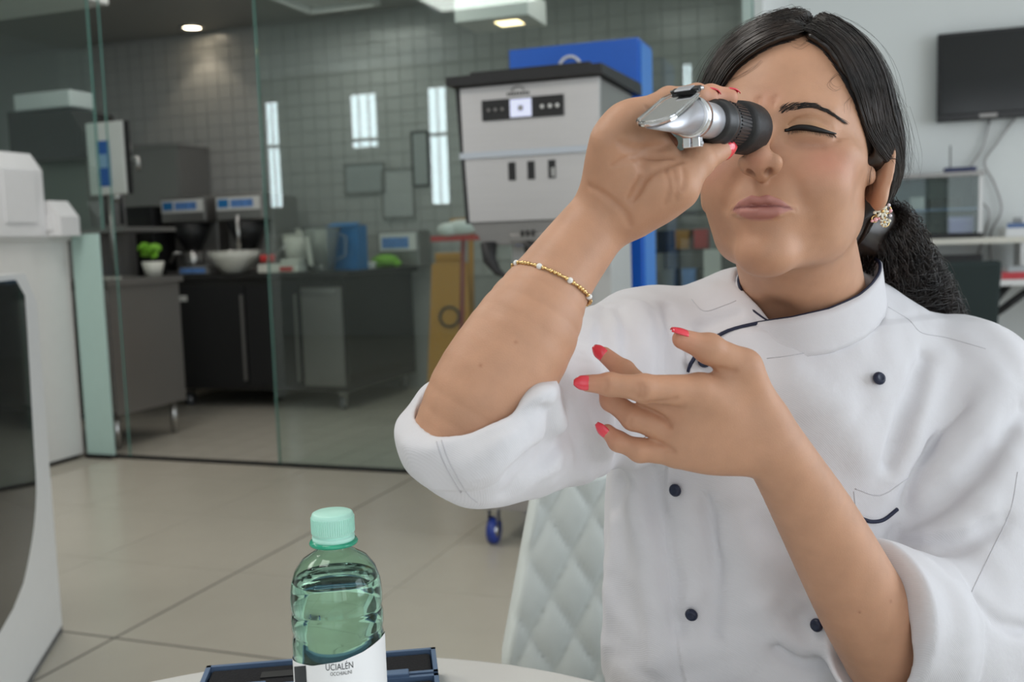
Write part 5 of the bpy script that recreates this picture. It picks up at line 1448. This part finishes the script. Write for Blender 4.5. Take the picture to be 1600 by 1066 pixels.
m_prism = mat('prism_glass', (.16, .19, .30), .06, spec=.8, coat=.8)
slab(oval(.016, .0065), .0002, .0016, 'prism', m_prism, ref)
def rrect(hx, hy, r, n=6):
    out = []
    for cx, cy, a0 in ((hx - r, hy - r, 0), (-hx + r, hy - r, 90), (-hx + r, -hy + r, 180), (hx - r, -hy + r, 270)):
        for i in range(n + 1): a = math.radians(a0 + 90 * i / n); out.append((cx + r * math.cos(a), cy + r * math.sin(a)))
    return out
cov = slab(rrect(.0315, .0128, .0118), .0020, .0038, 'cover_plate', m_clear, ref)
mb = MB(); rim = [SF @ np.array([x, y, .0040]) + mid for x, y in rrect(.0308, .0122, .0112, 8)]
mb.tube(rim, .0012, 8, closed=True).build('cover_rim', m_clear, cov)
hp = SF @ np.array([.0310, 0, .0032]) + mid
mb = MB(); mb.box(hp + SF @ np.array([.001, 0, .0012]), (.0070, .0200, .0034), SF, bev=.0010); hg = mb.build('hinge', m_blk, ref)
mb = MB(); mb.tube([hp + SF @ np.array([.002, -.0115, .0012]), hp + SF @ np.array([.002, .0115, .0012])], .0012, 10); mb.build('hinge_pin', m_chr, hg)
MB().box(hp + SF @ np.array([-.002, 0, .0034]), (.009, .011, .0010), SF, bev=.0003).build('hinge_plate', m_alu, hg)
lug = RF @ np.array([-.0165, .0, -.103])
for sg in (-1, 1):
    MB().box(lug + RF @ np.array([0, sg * .0032, 0]), (.0066, .0054, .0060), RF, bev=.0005).build('clamp_lug', m_chr, ref)
mb = MB(); mb.tube([lug + RF @ np.array([-.001, -.0072, 0]), lug + RF @ np.array([-.001, .0072, 0])], .0012, 10); mb.build('clamp_screw', m_alu, ref)

# ------------------------------------------------------------------ bracelet
BC = P(861, 444, .685); BAX = nrm_(P(915, 371, .697) - P(818, 522, .675))
bf = frame(BAX, _X0)
br = empty('bracelet', W2R(BC), YAW, 'thin gold bead bracelet with pearls on the raised forearm', 'bracelet')
m_gold = mat('gold', (.83, .58, .26), .22, 1.0); m_pearl = mat('pearl', (.86, .85, .82), .22, coat=.5)
nb_ = 64; seq = 'gggbgpgb' * 8
ringp = []
for i in range(nb_):
    a = 2 * math.pi * i / nb_; dirv = bf[:, 0] * math.cos(a) + bf[:, 1] * math.sin(a)
    lo, hi = .01, .06
    for _ in range(30):
        mm = (lo + hi) / 2
        if HANDR((BC + dirv * mm)[None])[0] < .0010: lo = mm
        else: hi = mm
    ringp.append(BC + dirv * hi + BAX * .004 * math.sin(a * 1 + 1.0))
ringp = np.array(ringp) - BC
MB().tube(ringp, .00045, 6, closed=True).build('thread', m_gold, br)
for i in range(nb_):
    t = ringp[(i + 1) % nb_] - ringp[i - 1]; R2 = frame(t)
    k = seq[i]
    if k == 'p': MB().ball(ringp[i], (.0022, .0022, .0020), 12, 8, R2).build('pearl', m_pearl, br)
    elif k == 'b': MB().tube([ringp[i] - nrm_(t) * .0022, ringp[i] + nrm_(t) * .0022], .0010, 8).build('tube_bead', m_gold, br)
    else: MB().ball(ringp[i], .0015, 10, 6).build('bead', m_gold, br)

# ------------------------------------------------------------------ earring: a cluster of enamel flowers and stones
EC = P(1377, 335, .808)
er = empty('earring', W2R(EC), YAW, 'gold flower cluster earring with cream petals and pink stones', 'earring')
m_cream = mat('cream_enamel', (.80, .76, .62), .25, coat=.4); m_pink = mat('pink_stone', (.85, .40, .42), .08, coat=.8, spec=.8); m_lil = mat('pale_stone', (.78, .72, .80), .06, coat=.8, spec=.9)
en = nrm_(-_F0 + .25 * _X0); ef = frame(en, _X0)
def flower(cx, cy, r, n, m):
    o_ = ef @ np.array([cx, cy, .0016])
    for i in range(n):
        a = 2 * math.pi * i / n; R2 = ef @ np.array([[math.cos(a), -math.sin(a), 0], [math.sin(a), math.cos(a), 0], [0, 0, 1]])
        MB().ball(o_ + R2 @ np.array([r * .58, 0, .0004]), (r * .42, r * .19, .0008), 10, 6, R2).build('petal', m, er)
    MB().ball(o_ + ef @ np.array([0, 0, .0010]), r * .22, 10, 6).build('flower_centre', m_gold, er)
mb = MB()
for cx, cy, r in [(0, .002, .0052), (.0035, -.0065, .0035), (.006, .004, .0030), (-.006, -.004, .0026)]:
    mb.tube([ef @ np.array([cx + r * math.cos(t), cy + r * math.sin(t), 0]) for t in np.linspace(0, 6.283, 20)[:-1]], .0006, 6, closed=True)
mb.build('setting', m_gold, er)
flower(-.0005, .0022, .0064, 8, m_cream); flower(.0012, -.0066, .0044, 7, m_cream)
for cx, cy, r, m in [(-.003, .0088, .0019, m_lil), (.002, .0096, .0017, m_pink), (.0062, .0075, .0016, m_lil), (.0078, .003, .0017, m_pink), (.0076, -.001, .0015, m_lil), (-.0068, .001, .0015, m_cream), (-.006, -.0046, .0020, m_pink), (-.0092, -.0058, .0013, m_pink), (.0066, -.0052, .0016, m_cream), (-.003, -.0036, .0013, m_pink)]:
    MB().ball(ef @ np.array([cx, cy, .0012]), (r, r, r * .7), 8, 6, ef).build('stone', m, er)

# ------------------------------------------------------------------ table, bottle, instrument case, chair (near the camera)
TZ = .71
tcw = np.array([-.165, .53])
tb = empty('round_table', W2R((tcw[0], tcw[1], 0)), YAW, 'small round white table with the water bottle on it', 'table')
m_tab = mat('white_table_laminate', (.74, .735, .71), .3, noise=.02)
MB().lathe([(0, TZ - .026), (.385, TZ - .026), (.398, TZ - .020), (.402, TZ - .010), (.398, TZ - .002), (.392, TZ), (0, TZ)], n=96).build('table_top', m_tab, tb)
MB().tube([(0, 0, .03), (0, 0, TZ - .026)], .035, 20).build('pedestal', m_steel, tb)
MB().lathe([(0, 0), (.24, 0), (.24, .008), (.06, .03), (0, .03)], n=48).build('base', m_steel, tb)

# ---- water bottle
btop = P(519, 800, .69); BH = btop[2] - TZ; bxy = btop[:2]
bo = empty('water_bottle', W2R((bxy[0], bxy[1], TZ)), YAW, 'green-tinted plastic water bottle with a pale cap on the round table', 'bottle')
pxm = 1560 / .69
def zz(y): return BH - (y - 800) / pxm * 1.0
R0 = .0318
m_pet = mat('green_pet', (.75, .985, .875), .03, trans=1.0, ior=1.25)
m_wat = mat('water', (.97, 1.0, .99), .0, trans=1.0, ior=1.33)
m_cap = mat('mint_cap_plastic', (.50, .86, .74), .35, noise=.06, nscale=80)
ring = zz(852)
prof = [(0, .004), (.020, .0), (.028, .002), (R0, .010), (R0, zz(1068)), (R0 * .985, zz(1052)), (R0, zz(1040)), (R0, zz(1000)), (R0 * .972, zz(992)), (R0 * .972, zz(988)), (R0, zz(980)), (R0, zz(962)), (R0 * .975, zz(956)), (R0 * .975, zz(952)), (R0, zz(945)), (R0 * .998, zz(930)), (R0 * .965, zz(910)), (R0 * .87, zz(890)), (R0 * .70, zz(874)), (R0 * .48, zz(864)), (.0118, zz(858)), (.0115, zz(850)), (.0118, zz(846))]
outer = [(r, z) for r, z in prof]
inner = [(max(0, r - .0009), z + (.0012 if i < 2 else 0)) for i, (r, z) in enumerate(prof)]
MB().lathe(outer + inner[::-1], n=64, cap=False).build('body', m_pet, bo)
wl = zz(903)
wp = [(max(0, r - .0004 - .0009), z + .0016) for r, z in prof if z < wl - .001]; rw = np.interp(wl, [p[1] for p in prof[3:]], [p[0] for p in prof[3:]]) - .0013
MB().lathe([(0, wp[0][1])] + wp[1:] + [(rw, wl), (0, wl)], n=64).build('water', m_wat, bo)
MB().lathe([(.0118, zz(850)), (.0165, zz(850)), (.0168, zz(847)), (.0160, zz(844)), (.0118, zz(844))], n=40, cap=False).build('neck_ring', mat('green_pet_solid', (.05, .55, .34), .1, trans=.4), bo)
cp = MB().lathe([(0, zz(846)), (.0143, zz(846)), (.0146, zz(842)), (.0146, zz(837)), (.0136, zz(836)), (.0136, zz(834.5)), (.0146, zz(833)), (.0146, zz(806)), (.0138, zz(801)), (.0125, zz(799.5)), (0, zz(799.5))], n=48).build('cap', m_cap, bo)
for k in range(60):
    a = k * 2 * math.pi / 60; MB().box((.0147 * math.cos(a), .0147 * math.sin(a), zz(819)), (.0006, .0007, .0105), [[math.cos(a), -math.sin(a), 0], [math.sin(a), math.cos(a), 0], [0, 0, 1]]).build('cap_rib', m_cap, cp)
# paper label with a wavy upper edge; angles measured from the side that faces the camera
VA = math.atan2(-bxy[1], -bxy[0])
def zf(y, a=0.0): return P(528, y, .69 - R0 * math.cos(a))[2] - TZ
def ltop(a): return zf(np.interp(a, [-1.7, -1.2, -.6, 0, .5, .9, 1.3, 1.8], [1026, 1036, 1046, 1044, 1032, 1018, 1006, 1000]), a)
lab = MB(); na = 80; rl = R0 + .0004; vs = []; fs = []
for i in range(na + 1):
    a = -1.9 + 3.8 * i / na
    for z in (zf(1150), ltop(a)): vs.append((rl * math.cos(VA + a), rl * math.sin(VA + a), z))
fs = [(2 * i, 2 * i + 2, 2 * i + 3, 2 * i + 1) for i in range(na)]
lab.add(vs, fs, True); lb = lab.build('label', mat('label_paper', (.86, .87, .88), .45), bo)
def wrap(me, a0, z0, sc, r):
    for v in me.vertices:
        a = a0 + v.co.x * sc * .72 / r; rr_ = r + .0002; v.co = (rr_ * math.cos(VA + a), rr_ * math.sin(VA + a), z0 + v.co.y * sc)

def text_mesh(txt, name):
    cu = bpy.data.curves.new(name, 'FONT'); cu.body = txt; cu.align_x = 'CENTER'; cu.resolution_u = 3
    ob = bpy.data.objects.new(name, cu); COL.objects.link(ob); bpy.context.view_layer.update()
    me = bpy.data.meshes.new_from_object(ob.evaluated_get(bpy.context.evaluated_depsgraph_get())); bpy.data.objects.remove(ob)
    bm = bmesh.new(); bm.from_mesh(me); bmesh.ops.triangulate(bm, faces=bm.faces[:]); bmesh.ops.subdivide_edges(bm, edges=[e for e in bm.edges if e.calc_length() > .25], cuts=2); bm.to_mesh(me); bm.free()
    return me
m_ink = mat('dark_ink', (.03, .035, .04), .6)
for txt, x, y, s in (('UCIALÉN', 528, 1057, .0064), ('OCCHIALINI', 530, 1066, .0036)):
    me = text_mesh(txt, 'print'); wrap(me, math.asin(max(-1, min(1, (x - 529) / 72))), zf(y), s, rl); link('print', me, m_ink, lb)
vs = []; fs = []
for i in range(9):
    a = -1.28 + .42 * i / 8 * 1.2
    for z in (zf(1095, a), zf(1044, a)): vs.append(((rl + .0002) * math.cos(VA + a), (rl + .0002) * math.sin(VA + a), z))
fs = [(2 * i, 2 * i + 2, 2 * i + 3, 2 * i + 1) for i in range(8)]
MB().add(vs, fs, True).build('black_print', m_ink, lb)

# ---- open instrument case behind the bottle
m_cb = mat('blue_grey_plastic', (.10, .16, .27), .4); m_foam = mat('black_foam', (.010, .010, .012), .95, bump=.4, bscale=500)
cc = P(498, 1070, .843); cc = np.array([cc[0], cc[1]])
cs = empty('instrument_case', W2R((cc[0], cc[1], TZ)), YAW + math.radians(7), 'open blue-grey instrument case lined with black foam on the table', 'case')
w_ = .101
def half_case(y0, y1, nm, fm):
    mb = MB().span((-w_, y0, .0), (w_, y1, .004))
    for a, b in (((-w_, y0), (w_, y0 + .004)), ((-w_, y1 - .004), (w_, y1)), ((-w_, y0), (-w_ + .004, y1)), ((w_ - .004, y0), (w_, y1))): mb.span((a[0], a[1], .0), (b[0], b[1], .026))
    p = mb.build(nm, m_cb, cs); MB().span((-w_ + .005, y0 + .005, .0045), (w_ - .005, y1 - .005, .0235), bev=.003).build(fm, m_foam, p)
    MB().span((-w_ + .05, y0 + .02, .0236), (w_ - .05, y1 - .02, .0246)).build('recess', m_bl, p)
half_case(-.054, -.002, 'tray', 'foam_insert'); half_case(.002, .054, 'lid', 'foam_lining')
for x in (-.06, .06): MB().box((x, 0, .027), (.032, .010, .005), bev=.001).build('hinge', m_cb, cs)
MB().box((0, -.057, .018), (.03, .006, .012), bev=.001).build('latch', m_cb, cs)

# ---- white quilted chair the person sits on
ch = empty('quilted_chair', W2R((.27, .98, 0)), YAW, 'white quilted chair the person is sitting on', 'chair')
m_lea = mat('white_leatherette', (.72, .765, .74), .42, bump=.06, bscale=300)
cl_t, cl_b = P(838, 752, 1.13) - np.array([.27, .98, 0]), P(783, 1066, 1.10) - np.array([.27, .98, 0])
ztop, zbot = cl_t[2], .42
nu, nv = 121, 121; rows = []
def quilt(sx, sz):
    a = sx / .052 + sz / .092; b = sx / .052 - sz / .092
    fa = abs((a % 1.0) - .5) * 2; fb = abs((b % 1.0) - .5) * 2
    return .0065 * (max(0.0, (1 - fa ** 2.2) * (1 - fb ** 2.2))) ** .55
half_t, half_b = abs(cl_t[0]), abs(cl_b[0])
V_ = []; 
for j in range(nv):
    t = j / (nv - 1); z = zbot + (ztop - zbot) * t
    hw = np.interp(z, [zbot, cl_b[2], ztop], [half_b + .012, half_b, half_t])
    for i in range(nu):
        s = -1 + 2 * i / (nu - 1); x = s * hw
        y = .155 - .050 * s * s * .6 + .05 * t
        edge = min(1.0, (1 - abs(s)) / .03, (1 - t) / .02 + .0)
        V_.append((x, y - quilt(x, z) * max(0, edge) - .012 * math.sqrt(max(0, min(1, edge))), z))
nb0 = len(V_)
for j in range(nv):
    t = j / (nv - 1); z = zbot + (ztop - zbot) * t; hw = np.interp(z, [zbot, cl_b[2], ztop], [half_b + .012, half_b, half_t])
    for i in range(nu):
        s = -1 + 2 * i / (nu - 1); V_.append((s * hw, .155 - .03 * s * s + .05 * t + .022, z))
I = np.arange(nu * nv).reshape(nv, nu)
Qf = np.stack([I[:-1, :-1], I[:-1, 1:], I[1:, 1:], I[1:, :-1]], -1).reshape(-1, 4)
Qb = Qf[:, ::-1] + nb0
bd = list(I[0, :]) + list(I[1:, -1]) + list(I[-1, -2::-1]) + list(I[-2:0:-1, 0]); bd = np.array(bd); bn = np.roll(bd, -1)
Qs = np.stack([bd + nb0, bn + nb0, bn, bd], 1)
link('backrest', np_mesh('backrest', np.array(V_), np.concatenate([Qf, Qb, Qs])), m_lea, ch)
MB().box((0, -.03, .425), (.46, .44, .07), bev=.02).build('seat', m_lea, ch)
for x in (-.19, .19):
    for y in (-.21, .14): MB().tube([(x, y, .39), (x * 1.12, y * 1.12, 0)], [.016, .010], 10).build('leg', m_chr, ch)

# ---- trousers and shoes (below the table edge)
tr_ = Grp(); HP = np.array([.27, .97, .56])
tr_.u(Ell(HP, (.165, .125, .11)))
for s, kx, ky in ((-1, .16, .56), (1, .42, .58)):
    hip = HP + np.array([s * .08, -.03, -.005]); kn_ = np.array([kx, ky, .52]); an = np.array([kx + s * .01, ky + .04, .09])
    tr_.u(Cap(hip, kn_, .082, .060), .04); tr_.u(Cap(kn_, an, .060, .048), .03)
V, Q = mesh_sdf(tr_, (.0, .4, .0), (.55, 1.2, .75), .006)
link('trousers', np_mesh('trousers', V - PBASE, Q), mat('dark_trousers', (.02, .022, .03), .85, noise=.1), person)
for kx, ky in ((.15, .60), (.43, .62)):
    V, Q = mesh_sdf(Grp().u(Ell((kx, ky, .05), (.042, .05, .05))).u(Cap((kx, ky, .038), (kx, ky - .14, .030), .037, .030), .03), (kx - .1, ky - .25, -.02), (kx + .1, ky + .12, .14), .005)
    V[:, 2] = np.maximum(V[:, 2], .001)
    link('shoe', np_mesh('shoe', V - PBASE, Q), m_wplast, person)
